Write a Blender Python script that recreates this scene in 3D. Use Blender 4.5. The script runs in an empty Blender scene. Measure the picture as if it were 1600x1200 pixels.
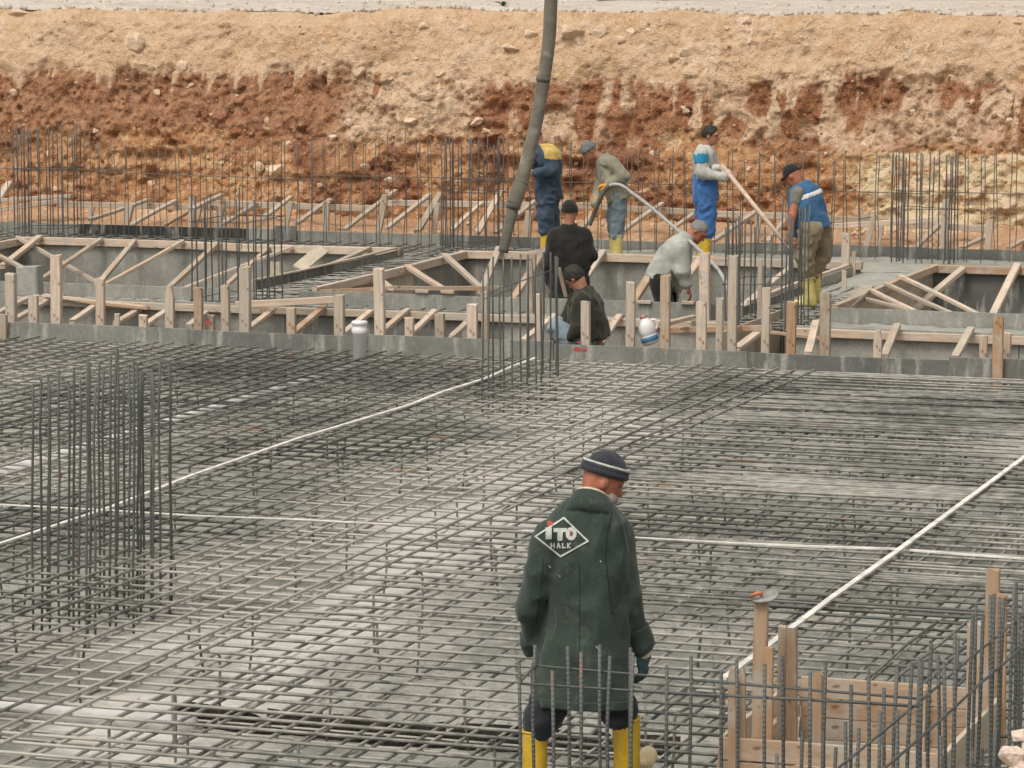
import bpy, bmesh, math, random
import numpy as np
from mathutils import Vector, Matrix, Quaternion
from mathutils.bvhtree import BVHTree

random.seed(7)
RNG = np.random.default_rng(7)
SC = bpy.context.scene
COL = SC.collection

# ------------------------------------------------------------------ camera
FPX = 5500.0                     # focal length in pixels of a 1600 px wide frame
PITCH = math.atan(690.0 / FPX)
CAM = Vector((0, 0, 4.0))
YAW = math.radians(19.1)              # the site grid is turned this much from the view; the finished scene has its axes along the grid
cd = bpy.data.cameras.new('camera')
cd.sensor_width = 36.0
cd.lens = FPX / 1600 * 36.0
cd.clip_start = 0.5
cd.clip_end = 2000
cam = bpy.data.objects.new('camera', cd)
cam.location = CAM
cam.rotation_euler = (math.pi / 2 - PITCH, 0, YAW)
COL.objects.link(cam)
SC.camera = cam

# ------------------------------------------------------------------ light
SUN_EL, SUN_AZ = math.radians(58), math.radians(215) - YAW     # high, behind and left of the camera
w = bpy.data.worlds.new('World'); SC.world = w; w.use_nodes = True
wn = w.node_tree; wn.nodes.clear()
sky = wn.nodes.new('ShaderNodeTexSky'); sky.sky_type = 'NISHITA'; sky.sun_disc = False
sky.sun_elevation = SUN_EL; sky.sun_rotation = SUN_AZ; sky.air_density = 1.0; sky.dust_density = 4.0; sky.ozone_density = 0.6
hs = wn.nodes.new('ShaderNodeHueSaturation'); hs.inputs['Saturation'].default_value = 0.10
wb = wn.nodes.new('ShaderNodeMix'); wb.data_type = 'RGBA'; wb.blend_type = 'MULTIPLY'; wb.inputs[0].default_value = 1.0; wb.inputs[7].default_value = (1.0, .98, .915, 1)   # warm overcast
bg = wn.nodes.new('ShaderNodeBackground'); bg.inputs['Strength'].default_value = 0.15
wo = wn.nodes.new('ShaderNodeOutputWorld')
wn.links.new(sky.outputs[0], hs.inputs['Color']); wn.links.new(hs.outputs[0], wb.inputs[6]); wn.links.new(wb.outputs[2], bg.inputs[0]); wn.links.new(bg.outputs[0], wo.inputs[0])
sl = bpy.data.lights.new('sun', 'SUN'); sl.energy = 1.15; sl.angle = math.radians(18); sl.color = (1.0, 0.94, 0.85)
so = bpy.data.objects.new('sun', sl); COL.objects.link(so)
sd = Vector((math.sin(SUN_AZ) * math.cos(SUN_EL), math.cos(SUN_AZ) * math.cos(SUN_EL), math.sin(SUN_EL)))
so.rotation_euler = sd.to_track_quat('Z', 'Y').to_euler()
SC.view_settings.view_transform = 'Standard'
SC.view_settings.look = 'None'
SC.view_settings.exposure = 0.30
SC.view_settings.gamma = 1.0
SC.render.engine = 'CYCLES'
SC.cycles.max_bounces = 3; SC.cycles.diffuse_bounces = 2; SC.cycles.glossy_bounces = 1
SC.cycles.use_adaptive_sampling = True; SC.cycles.adaptive_threshold = 0.03

# ------------------------------------------------------------------ frames
TH = YAW
A = Vector((math.cos(TH), -math.sin(TH), 0))     # grid direction across the site
B = Vector((math.sin(TH), math.cos(TH), 0))      # grid direction away from the camera
def G(u, v, z=0.0): return A * u + B * v + Vector((0, 0, z))
def UV(p): return p.dot(A), p.dot(B)
_fw = Vector((0, math.cos(PITCH), -math.sin(PITCH))); _up = Vector((0, math.sin(PITCH), math.cos(PITCH)))
def ray(px, py): return _fw + Vector((1, 0, 0)) * ((px - 800) / FPX) + _up * ((600 - py) / FPX)
def P(px, py, z):
    d = ray(px, py); return CAM + d * ((z - CAM.z) / d.z)
def Q(px, py, Y):
    d = ray(px, py); return CAM + d * (Y / d.y)
def QV(px, py, v):                                 # on the vertical plane at grid depth v
    d = ray(px, py); return CAM + d * ((v - CAM.dot(B)) / d.dot(B))

# ------------------------------------------------------------------ numpy noise
def _hash(ix, iy, iz, seed):
    h = (ix.astype(np.int64) * 374761393 + iy.astype(np.int64) * 668265263 + iz.astype(np.int64) * 2147483647 + seed * 1274126177) & 0xffffffff
    h = ((h ^ (h >> 13)) * 1274126177) & 0xffffffff
    h = h ^ (h >> 16)
    return (h & 0xffff) / 65535.0
def vnoise(p, seed=0):
    i = np.floor(p).astype(np.int64); f = p - i; f = f * f * (3 - 2 * f)
    x, y, z = i[..., 0], i[..., 1], i[..., 2]; r = 0
    for dx in (0, 1):
        wx = f[..., 0] if dx else 1 - f[..., 0]
        for dy in (0, 1):
            wy = f[..., 1] if dy else 1 - f[..., 1]
            for dz in (0, 1):
                wz = f[..., 2] if dz else 1 - f[..., 2]
                r = r + wx * wy * wz * _hash(x + dx, y + dy, z + dz, seed)
    return r * 2 - 1
def fbm(p, oct=4, seed=0, gain=.5):
    a, r = 1.0, 0.0
    for k in range(oct):
        r = r + a * vnoise(p * 2 ** k + 17.3 * k, seed + k); a *= gain
    return r

# ------------------------------------------------------------------ materials
def new_mat(name, rough=.8, spec=.3):
    m = bpy.data.materials.new(name); m.use_nodes = True
    nt = m.node_tree; b = nt.nodes['Principled BSDF']
    b.inputs['Roughness'].default_value = rough
    b.inputs['Specular IOR Level'].default_value = spec
    return m, nt, b
def coords(nt, kind='Object', scale=(1, 1, 1)):
    if kind == 'World':
        s = nt.nodes.new('ShaderNodeNewGeometry').outputs['Position']
    else:
        s = nt.nodes.new('ShaderNodeTexCoord').outputs[kind]
    mp = nt.nodes.new('ShaderNodeMapping'); mp.inputs['Scale'].default_value = scale
    nt.links.new(s, mp.inputs[0]); return mp.outputs[0]
def noise(nt, co, scale, detail=4, rough=.55, dist=0.0):
    n = nt.nodes.new('ShaderNodeTexNoise'); n.inputs['Scale'].default_value = scale; n.inputs['Detail'].default_value = detail
    n.inputs['Roughness'].default_value = rough; n.inputs['Distortion'].default_value = dist
    nt.links.new(co, n.inputs['Vector']); return n.outputs['Fac']
def ramp(nt, fac, stops, interp='LINEAR'):
    r = nt.nodes.new('ShaderNodeValToRGB'); r.color_ramp.interpolation = interp
    els = r.color_ramp.elements
    while len(els) < len(stops): els.new(.5)
    for e, (p, c) in zip(els, stops):
        e.position = p; e.color = (c if isinstance(c, tuple) else (c, c, c)) + (1,)
    nt.links.new(fac, r.inputs[0]); return r.outputs[0]
def mix(nt, fac, a, b, mode='MIX'):
    m = nt.nodes.new('ShaderNodeMix'); m.data_type = 'RGBA'; m.blend_type = mode
    for v, i in ((fac, 0), (a, 6), (b, 7)):
        if isinstance(v, (int, float)): m.inputs[i].default_value = v
        elif isinstance(v, tuple): m.inputs[i].default_value = v + (1,)
        else: nt.links.new(v, m.inputs[i])
    return m.outputs[2]
def math_(nt, op, a, b=None, c=None):
    n = nt.nodes.new('ShaderNodeMath'); n.operation = op
    for k, v in enumerate((a, b, c)):
        if v is None: continue
        if isinstance(v, (int, float)): n.inputs[k].default_value = v
        else: nt.links.new(v, n.inputs[k])
    return n.outputs[0]
def bump(nt, b, h, strength=.4, dist=.01):
    n = nt.nodes.new('ShaderNodeBump'); n.inputs['Strength'].default_value = strength; n.inputs['Distance'].default_value = dist
    nt.links.new(h, n.inputs['Height']); nt.links.new(n.outputs[0], b.inputs['Normal'])
def rnd(nt): return nt.nodes.new('ShaderNodeObjectInfo').outputs['Random']
def setc(nt, b, c): nt.links.new(c, b.inputs['Base Color'])

def chalk(nt, cw, n):                                # band of dried cement dust running along the site grid (x across, y away)
    sx = nt.nodes.new('ShaderNodeSeparateXYZ'); nt.links.new(cw, sx.inputs[0])
    e_ = math_(nt, 'ADD', math_(nt, 'ADD', sx.outputs[0], math_(nt, 'MULTIPLY', sx.outputs[1], .11)), 6.35)
    e_ = math_(nt, 'ABSOLUTE', math_(nt, 'ADD', e_, math_(nt, 'MULTIPLY', math_(nt, 'SUBTRACT', n, .5), 3.2)))
    return ramp(nt, e_, [(.25, 1.0), (.85, 0.0)])
def mk_steel(name, dust=.5, ribs=False, tone=((.075, .078, .076), (.125, .127, .12)), dustc=(.40, .38, .335)):
    m, nt, b = new_mat(name, .62, .35)
    co = coords(nt, 'World')
    n1 = noise(nt, co, .35, 3); n2 = noise(nt, co, 9, 4); n3 = noise(nt, co, 1.7, 5, .65)
    d = math_(nt, 'ADD', math_(nt, 'MULTIPLY', n1, .6), math_(nt, 'MULTIPLY', n2, .4))
    d = ramp(nt, d, [(.62 - .34 * dust, 0.0), (.80 - .28 * dust, 1.0)])
    base = mix(nt, ramp(nt, rnd(nt), [(0, 0.0), (1, 1.0)]), tone[0], tone[1])
    if name == 'bar_steel': d = mix(nt, chalk(nt, co, n1), d, (.95, .95, .95))
    c = mix(nt, d, base, dustc)
    rs = ramp(nt, n3, [(.58, 0.0), (.68, 1.0)])
    rs = mix(nt, 1.0, rs, ramp(nt, rnd(nt), [(.84, 0.0), (.90, 1.0)]), 'MULTIPLY')
    c = mix(nt, rs, c, (.24, .13, .08))
    setc(nt, b, c)
    b.inputs['Metallic'].default_value = .15
    if ribs:
        wv = nt.nodes.new('ShaderNodeTexWave'); wv.inputs['Scale'].default_value = 14; wv.bands_direction = 'Z'; wv.inputs['Distortion'].default_value = 0
        nt.links.new(coords(nt, 'World'), wv.inputs['Vector'])
        bump(nt, b, wv.outputs['Fac'], .6, .003)
    else:
        bump(nt, b, n2, .5, .004)
    return m
M = {}
M['steel'] = mk_steel('bar_steel', .52, False, ((.055, .057, .052), (.15, .15, .134)))
M['steel_low'] = mk_steel('bar_steel_lower', .95, False, ((.16, .155, .14), (.22, .21, .19)), (.42, .395, .35))
M['steel_foot'] = mk_steel('bar_steel_footing', .6, False, ((.10, .10, .095), (.16, .155, .145)))
M['steel_wall'] = mk_steel('bar_steel_wall', .25, False, ((.10, .092, .078), (.15, .135, .115)))
M['steel_vert'] = mk_steel('bar_steel_upright', .12)
M['steel_rib'] = mk_steel('bar_steel_ribbed', .12, True)

def mk_wood(name, c0, c1, c2):
    m, nt, b = new_mat(name, .75, .25)
    co = coords(nt, 'Object', (1.2, 16, 16)); cw = coords(nt, 'World')
    g = noise(nt, co, 2.2, 5, .6, .6)
    r = rnd(nt)
    base = ramp(nt, r, [(0, c0), (.5, c1), (1, c2)])
    dark = mix(nt, 1.0, base, (.76, .71, .66), 'MULTIPLY')
    c = mix(nt, ramp(nt, g, [(.38, 0.0), (.68, 1.0)]), base, dark)
    st = noise(nt, cw, 5, 5, .65)
    c = mix(nt, ramp(nt, st, [(.48, 0.0), (.66, .8)]), c, (.40, .37, .325))
    kn = noise(nt, coords(nt, 'Object', (5, 9, 9)), 1.6, 1)
    c = mix(nt, ramp(nt, kn, [(.74, 0.0), (.79, .75)]), c, (.16, .08, .04))
    setc(nt, b, c); bump(nt, b, g, .35, .004)
    return m
M['wood'] = mk_wood('sawn_timber', (.50, .375, .275), (.66, .545, .45), (.55, .42, .32))
M['wood_grey'] = mk_wood('weathered_timber', (.46, .385, .31), (.54, .455, .375), (.38, .30, .225))
M['wood_orange'] = mk_wood('orange_timber', (.42, .26, .155), (.46, .30, .19), (.40, .245, .14))
M['wood_box'] = mk_wood('stained_timber', (.40, .275, .185), (.47, .345, .245), (.36, .24, .155))

def mk_ply(name, c0, c1):
    m, nt, b = new_mat(name, .65, .35)
    cw = coords(nt, 'World'); co = coords(nt, 'Object', (1, 1, .25))
    n = noise(nt, cw, 2.2, 5, .65); f = noise(nt, cw, 40, 3); s = noise(nt, co, 9, 4, .6)
    base = mix(nt, rnd(nt), c0, c1)
    c = mix(nt, ramp(nt, n, [(.35, 0.0), (.7, 1.0)]), base, mix(nt, 1.0, base, (1.5, 1.5, 1.45), 'MULTIPLY'))
    c = mix(nt, ramp(nt, s, [(.52, 0.0), (.68, .75)]), c, (.40, .385, .345))
    c = mix(nt, ramp(nt, f, [(.3, .25), (.6, 0.0)]), c, (.05, .05, .045))
    setc(nt, b, c); bump(nt, b, f, .25, .003)
    return m
M['ply'] = mk_ply('form_plywood', (.19, .187, .172), (.27, .265, .24))
M['ply_mid'] = mk_ply('form_plywood_worn', (.135, .134, .122), (.19, .187, .17))
M['ply_dark'] = mk_ply('form_plywood_dark', (.10, .10, .095), (.13, .13, .122))
M['ply_black'] = mk_ply('form_plywood_black', (.022, .024, .024), (.03, .03, .03))
M['ply_light'] = mk_ply('form_plywood_pale', (.40, .325, .25), (.46, .385, .30))

def mk_conc(name, c0, c1, cd_, rough=.85, sc=1.0):
    m, nt, b = new_mat(name, rough, .3)
    cw = coords(nt, 'World')
    n = noise(nt, cw, .8 * sc, 4, .62); f = noise(nt, cw, 22, 3, .7); d = noise(nt, cw, .45 * sc, 4, .6, .8)
    c = mix(nt, ramp(nt, n, [(.40, 0.0), (.58, 1.0)]), c0, c1)
    c = mix(nt, ramp(nt, d, [(.50, 0.0), (.66, .8)]), c, cd_)
    c = mix(nt, ramp(nt, f, [(.30, .65), (.52, 0.0)]), c, cd_)
    if name == 'lean_concrete': c = mix(nt, math_(nt, 'MULTIPLY', chalk(nt, cw, n), .8), c, (.64, .605, .56))
    setc(nt, b, c); bump(nt, b, f, .7, .02)
    return m
M['floor'] = mk_conc('lean_concrete', (.225, .222, .195), (.37, .36, .32), (.11, .11, .095))
M['fresh'] = mk_conc('fresh_concrete', (.30, .295, .26), (.36, .355, .315), (.22, .215, .185), .55, 2)
M['splat'] = mk_conc('splattered_concrete', (.36, .34, .30), (.45, .43, .385), (.24, .23, .2), .9, 4)

def mk_soil(name, c0, c1, c2):
    m, nt, b = new_mat(name, .95, .15)
    cw = coords(nt, 'World')
    n = noise(nt, cw, 1.1, 6, .65); f = noise(nt, cw, 14, 6, .7); g = noise(nt, cw, 45, 3, .6)
    c = mix(nt, ramp(nt, n, [(.36, 0.0), (.62, 1.0)]), c0, c1)
    c = mix(nt, ramp(nt, f, [(.52, 0.0), (.66, .85)]), c, c2)
    c = mix(nt, ramp(nt, g, [(.3, .5), (.45, 0.0)]), c, (.12, .06, .035))
    setc(nt, b, c); bump(nt, b, math_(nt, 'ADD', f, math_(nt, 'MULTIPLY', g, .4)), .9, .05)
    return m
M['soil'] = mk_soil('red_soil', (.42, .23, .13), (.53, .34, .21), (.62, .47, .33))
M['trench_shade'] = mk_soil('trench_shade_soil', (.030, .028, .024), (.05, .046, .038), (.08, .072, .06))
M['pit'] = mk_soil('pit_soil', (.16, .14, .115), (.24, .21, .17), (.33, .29, .24))
M['topsoil'] = mk_soil('upper_ground', (.50, .40, .30), (.58, .48, .38), (.66, .57, .48))
M['gravel'] = mk_soil('pale_gravel', (.52, .43, .36), (.66, .58, .51), (.76, .69, .63))

def mk_plain(name, c, c2=None, rough=.5, spec=.4, sc=30, bmp=0.0, co='Object'):
    m, nt, b = new_mat(name, rough, spec)
    n = noise(nt, coords(nt, co), sc, 4, .6)
    setc(nt, b, mix(nt, ramp(nt, n, [(.35, 0.0), (.65, 1.0)]), c, c2 or tuple(x * .8 for x in c)))
    if bmp: bump(nt, b, n, bmp, .006)
    return m
def mk_cloth(name, c, dirt=(.36, .34, .3), amt=.35, sc=14):
    m, nt, b = new_mat(name, .92, .12)
    cw = coords(nt, 'World')
    n = noise(nt, cw, sc, 5, .65); f = noise(nt, cw, 90, 3); l = noise(nt, cw, 5, 3)
    k = mix(nt, ramp(nt, l, [(.35, 0.0), (.65, 1.0)]), tuple(x * .78 for x in c), tuple(min(1, x * 1.18) for x in c))
    k = mix(nt, ramp(nt, n, [(.56, 0.0), (.74, amt)]), k, dirt)
    k = mix(nt, ramp(nt, f, [(.35, .35), (.6, 0.0)]), k, tuple(x * .55 for x in c))
    setc(nt, b, k); bump(nt, b, math_(nt, 'ADD', math_(nt, 'MULTIPLY', f, .25), n), .45, .012)
    b.inputs['Sheen Weight'].default_value = .15
    return m
M['white_strip'] = mk_plain('white_batten', (.78, .75, .70), (.50, .475, .43), .7, .2, 7, .3, 'World')
M['pvc_shade'] = mk_plain('shaded_plastic_pipe', (.64, .62, .62), (.48, .465, .445), .6, .3, 6, 0, 'World')  # white pipe darkened: the shade beneath the mat is put into its colour
M['pvc'] = mk_plain('white_plastic_pipe', (.74, .72, .72), (.60, .585, .58), .4, .5, 5, 0, 'World')
M['skin'] = mk_plain('skin', (.40, .19, .115), (.33, .15, .09), .6, .35, 25, .2)
M['skin_red'] = mk_plain('weathered_skin', (.40, .15, .09), (.31, .11, .065), .6, .35, 25, .2)
M['eye'] = mk_plain('eye', (.03, .02, .015), None, .2, .5)
M['hair_black'] = mk_plain('black_hair', (.018, .016, .015), (.035, .03, .028), .7, .3, 60, .6)
M['hair_grey'] = mk_plain('grey_hair', (.26, .25, .235), (.12, .115, .11), .7, .3, 60, .6)
M['beard'] = mk_plain('grey_beard', (.42, .37, .32), (.30, .24, .2), .9, .1, 80, .6)
M['boot_y'] = mk_cloth('yellow_rubber', (.60, .38, .03), (.36, .32, .22), .8, 8)
M['boot_p'] = mk_cloth('pale_yellow_rubber', (.62, .52, .18), (.48, .44, .33), .85, 8)
for k in ('boot_y', 'boot_p'):
    b_ = M[k].node_tree.nodes['Principled BSDF']; b_.inputs['Roughness'].default_value = .45; b_.inputs['Specular IOR Level'].default_value = .4; b_.inputs['Sheen Weight'].default_value = 0
M['hose'] = mk_cloth('cement_dusted_rubber', (.17, .155, .125), (.36, .335, .28), .85, 6)
M['hose_tip'] = mk_cloth('dark_hose_rubber', (.13, .12, .10), (.26, .25, .22), .6, 9)
M['grey_hose'] = mk_plain('grey_hose_rubber', (.42, .41, .39), (.30, .29, .28), .6, .3, 9, 0, 'World')
M['leaf'] = mk_plain('weed_leaf', (.10, .20, .04), (.06, .13, .03), .7, .2, 9, 0, 'World')
M['red_paint'] = mk_plain('red_spray_paint', (.40, .06, .06), (.30, .08, .07), .8, .2, 20, 0, 'World')

# ------------------------------------------------------------------ object helpers
def setp(o, label=None, cat=None, group=None, kind=None):
    for k, v in (('label', label), ('category', cat), ('group', group), ('kind', kind)):
        if v: o[k] = v
    return o
def thing(name, label, cat, loc=(0, 0, 0), group=None):
    o = bpy.data.objects.new(name, None); COL.objects.link(o)
    o.location = loc; o.empty_display_size = .1
    return setp(o, label, cat, group)
def link(name, me, mat=None, world=None, parent=None):
    if mat is not None and not me.materials: me.materials.append(mat)
    o = bpy.data.objects.new(name, me); COL.objects.link(o)
    mw = world if world is not None else Matrix.Identity(4)
    if parent is not None:
        o.parent = parent
        # compose the inverse of the whole parent chain
        p = parent; stack = []
        while p is not None: stack.append(p.matrix_basis.copy()); p = p.parent
        tot = Matrix.Identity(4)
        for mb in reversed(stack): tot = tot @ mb
        o.matrix_basis = tot.inverted() @ mw
    else:
        o.matrix_basis = mw
    return o
def mesh(name, verts, faces, smooth=False):
    me = bpy.data.meshes.new(name); me.from_pydata([tuple(v) for v in verts], [], [tuple(f) for f in faces]); me.update()
    if smooth: me.polygons.foreach_set('use_smooth', [True] * len(me.polygons))
    return me
def np_mesh(name, V, F, smooth=True):
    me = bpy.data.meshes.new(name)
    nv, nf = len(V), len(F); k = F.shape[1]
    me.vertices.add(nv); me.vertices.foreach_set('co', np.asarray(V, np.float32).ravel())
    me.loops.add(nf * k); me.loops.foreach_set('vertex_index', F.astype(np.int32).ravel())
    me.polygons.add(nf); me.polygons.foreach_set('loop_start', np.arange(0, nf * k, k, dtype=np.int32))
    me.polygons.foreach_set('loop_total', np.full(nf, k, np.int32))
    me.update(calc_edges=True); me.validate()
    if smooth: me.polygons.foreach_set('use_smooth', np.ones(nf, bool))
    return me
def frame(p, q, upv=Vector((0, 0, 1))):
    x = (q - p); L = x.length; x.normalize()
    if abs(x.dot(upv)) > .98: upv = Vector(B)
    y = upv.cross(x).normalized(); z = x.cross(y)
    m = Matrix((x, y, z)).transposed().to_4x4(); m.translation = p
    return m, L
# timber: chamfered, slightly bowed length of wood (x along its length)
def timber_mesh(L, w, t, seed, point=False):
    r = random.Random(seed); c = min(w, t) * .10
    sec = [(-w/2+c, -t/2), (w/2-c, -t/2), (w/2, -t/2+c), (w/2, t/2-c), (w/2-c, t/2), (-w/2+c, t/2), (-w/2, t/2-c), (-w/2, -t/2+c)]
    xs = [0, L * .33, L * .67, L]; vs = []; fs = []
    by, bz = r.uniform(-1, 1) * L * .004, r.uniform(-1, 1) * L * .004
    tw = r.uniform(-.04, .04)
    for i, x in enumerate(xs):
        k = i / 3; bow = 4 * k * (1 - k); a = tw * (k - .5); sc_ = (1 - .55 * (point and i == 3))
        for j, (y, z) in enumerate(sec):
            y2, z2 = (y * math.cos(a) - z * math.sin(a)) * sc_, (y * math.sin(a) + z * math.cos(a))
            e = (r.uniform(-.012, .012) if i in (0, 3) else 0)
            vs.append((x + e, y2 + by * bow, z2 + bz * bow))
    if point: # small shoulder so that the tip reads as an axe-cut stake
        for j in range(8):
            x, y, z = vs[16 + j]; vs[16 + j] = (L - w * 1.1, y, z)
    for i in range(3):
        for j in range(8):
            a, b = i * 8 + j, i * 8 + (j + 1) % 8
            fs.append((a, b, b + 8, a + 8))
    fs.append(tuple(range(7, -1, -1))); fs.append(tuple(range(24, 32)))
    return mesh('timber', vs, fs)
_seed = [0]
def timber(name, p, q, w, t, mat, parent, upv=Vector((0, 0, 1)), point=False):
    _seed[0] += 1
    if mat == 'wood': mat = random.choices(('wood', 'wood_grey', 'wood_box'), (.60, .29, .11))[0]
    m, L = frame(p, q, upv)
    return link(name, timber_mesh(L, w, t, _seed[0], point), M[mat], m, parent)
# upright board or panel, thin, with chamfer: along p->q at its base, height h, thickness t
def panel(name, p, q, h, t, mat, parent):
    mid = Vector((0, 0, h / 2))
    m, L = frame(p + mid, q + mid)
    _seed[0] += 1
    return link(name, timber_mesh(L, t, h, _seed[0]), M[mat], m, parent)
# reinforcing bars: unit length along x
def bar_variant(r, seed, sides=6, seg=10, bow=.02):
    rr = random.Random(seed); vs = []; fs = []
    ky = [rr.uniform(-1, 1) * bow for _ in range(4)]; kz = [rr.uniform(-1, 1) * bow * .4 for _ in range(4)]
    for i in range(seg + 1):
        t = i / seg
        oy = sum(ky[k] * math.sin((k + 1) * math.pi * t) / (k + 1) for k in range(4)); oz = sum(kz[k] * math.sin((k + 1) * math.pi * t) / (k + 1) for k in range(4))
        for j in range(sides):
            a = 2 * math.pi * j / sides
            vs.append((t, oy + r * math.cos(a), oz + r * math.sin(a)))
    for i in range(seg):
        for j in range(sides):
            a, b = i * sides + j, i * sides + (j + 1) % sides
            fs.append((a, a + sides, b + sides, b))
    fs.append(tuple(range(sides))); fs.append(tuple(range(seg * sides + sides - 1, seg * sides - 1, -1)))
    me = mesh('bar', vs, fs, True); BOW[me.name] = (ky, kz); return me
BOW, AXES = {}, {}
def bar_set(r, mat, n=8, bow=.02, seg=10, sides=6):
    L = []
    for k in range(n):
        me = bar_variant(r, 100 + k + int(r * 1e5), sides, seg, bow); me.materials.append(M[mat]); L.append(me)
    return L
def bar(name, p, q, variants, parent):
    m, L = frame(p, q)
    roll = Matrix.Rotation(random.choice((0, math.pi)), 4, 'X'); me = random.choice(variants)
    AXES.setdefault(parent.name, []).append((m @ roll, L, BOW[me.name]))
    return link(name, me, None, m @ roll @ Matrix.Diagonal((L, 1, 1, 1)), parent)
def on_bar(ax, t):
    m, L, (ky, kz) = ax
    return m @ Vector((t * L, sum(ky[k] * math.sin((k + 1) * math.pi * t) / (k + 1) for k in range(4)), sum(kz[k] * math.sin((k + 1) * math.pi * t) / (k + 1) for k in range(4))))
def tube_mesh(pts, r, sides=8, closed=False, smooth=True):
    pts = [Vector(p) for p in pts]; n = len(pts); vs = []; fs = []
    rs = r if isinstance(r, (list, tuple)) else [r] * n
    prev = None
    for i, p in enumerate(pts):
        a = pts[(i - 1) % n] if (closed or i) else pts[0]; b = pts[(i + 1) % n] if (closed or i < n - 1) else pts[-1]
        d = (b - a).normalized()
        if prev is None:
            u = d.orthogonal().normalized()
        else:
            u = (prev - d * prev.dot(d)).normalized()
        prev = u; v = d.cross(u)
        for j in range(sides):
            t = 2 * math.pi * j / sides
            vs.append(p + (u * math.cos(t) + v * math.sin(t)) * rs[i])
    for i in range(n if closed else n - 1):
        for j in range(sides):
            a, b = i * sides + j, i * sides + (j + 1) % sides
            c, d_ = ((i + 1) % n) * sides + (j + 1) % sides, ((i + 1) % n) * sides + j
            fs.append((a, b, c, d_))
    if not closed:
        fs.append(tuple(range(sides - 1, -1, -1))); fs.append(tuple(range((n - 1) * sides, n * sides)))
    return mesh('tube', vs, fs, smooth)
def smooth_path(pts, per=6):
    pts = [Vector(p) for p in pts]; out = []
    for i in range(len(pts) - 1):
        p0, p1, p2, p3 = pts[max(i - 1, 0)], pts[i], pts[i + 1], pts[min(i + 2, len(pts) - 1)]
        for k in range(per):
            t = k / per
            out.append(.5 * ((2 * p1) + (p2 - p0) * t + (2 * p0 - 5 * p1 + 4 * p2 - p3) * t * t + (3 * p1 - p0 - 3 * p2 + p3) * t ** 3))
    return out + [pts[-1]]
def lathe(prof, seg=20):
    vs = []; fs = []
    for r, z in prof:
        for j in range(seg):
            t = 2 * math.pi * j / seg; vs.append((r * math.cos(t), r * math.sin(t), z))
    for i in range(len(prof) - 1):
        for j in range(seg):
            a, b = i * seg + j, i * seg + (j + 1) % seg
            fs.append((a, b, b + seg, a + seg))
    fs.append(tuple(range(seg - 1, -1, -1))); fs.append(tuple(range((len(prof) - 1) * seg, len(prof) * seg)))
    return mesh('lathe', vs, fs, True)
def local(me, o):                                   # mesh given in world space -> around o
    me.transform(Matrix.Translation(-Vector(o))); return me
def wlink(name, me, mat, parent=None):              # mesh in world coordinates, with its origin at its middle
    c = sum((v.co for v in me.vertices), Vector()) / len(me.vertices)
    me.transform(Matrix.Translation(-c))
    return link(name, me, M[mat] if mat else None, Matrix.Translation(c), parent)
GRID = Matrix.Rotation(-TH, 4, 'Z')
def grid_sheet(us, vs, zf):
    U, V = np.meshgrid(us, vs, indexing='ij')
    Z = zf(U, V)
    pts = np.stack([U, V, Z], -1).reshape(-1, 3)
    n, m = len(us), len(vs)
    i = np.arange(n * m).reshape(n, m)
    F = np.stack([i[:-1, :-1], i[1:, :-1], i[1:, 1:], i[:-1, 1:]], -1).reshape(-1, 4)
    return pts, F
# ================================================================== SETTING
V_B0, V_1F, V_1B, V_2F, V_2B = 32.3, 34.6, 36.05, 41.4, 43.55     # formwork lines across the site
UB = [(-22.05, -21.15), (-15.85, -14.98), (-9.88, -9.0), (-3.8, -2.9)]   # footings running away from the camera
Z_TOP = .17
V_FOOT, V_EDGE, Z_EDGE = 46.0, 47.3, 3.02

def struct(name, me, mat, world=GRID):
    return setp(link(name, me, M[mat], world), kind='structure')

# -- sunk ground under everything
us = np.linspace(-60, 60, 161); vs = np.concatenate([np.linspace(2, 32.0, 31), [32.39, 32.41], np.linspace(32.6, 46.3, 70)])
def zf(U, V):
    z = np.where(V < 32.4, -1.15, np.where(V < 36.05, -.46, -.62))
    return z + .05 * fbm(np.stack([U * 1.3, V * 1.3, U * 0], -1), 3, 3)
struct('ground', np_mesh('ground', *grid_sheet(us, vs, zf)), 'pit')

# -- lean concrete floor of the raft, with a trench
us = np.arange(-20.5, 1.0, .07); vs = np.concatenate([np.arange(10.0, 17.98, .07), np.arange(18.0, 19.0, .02), np.arange(19.03, 32.32, .07)])
def zf(U, V):
    p = np.stack([U, V, U * 0], -1)
    z = -.45 + .018 * fbm(p * 1.1, 3, 5) + .012 * fbm(p * 6, 3, 8)
    crust = np.clip(1 - np.abs(U + 6.9) / 1.2, 0, 1) * np.clip(1 - np.abs(V - 20.8) / 2.2, 0, 1)
    z = z + crust * (.10 + .07 * fbm(p * 5, 3, 12))
    e1 = .012 * fbm(p * 3, 2, 21)
    tr = np.clip((V + e1 - 18.02) / .03, 0, 1) * np.clip((18.62 + e1 - V) / .03, 0, 1) * np.clip((U + 8.45) / .08, 0, 1) * np.clip((-5.4 - U) / .08, 0, 1)
    return z - .45 * tr
pts_, F_ = grid_sheet(us, vs, zf)
fl = np_mesh('raft_floor', pts_, F_); fl.materials.append(M['floor']); fl.materials.append(M['trench_shade'])
zc_ = pts_[F_][:, :, 2].min(1); fl.polygons.foreach_set('material_index', (zc_ < -.53).astype(np.int32))      # trench faces: soil with the slot's shade put into its dark colour
struct('raft_floor', fl, 'floor')

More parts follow.
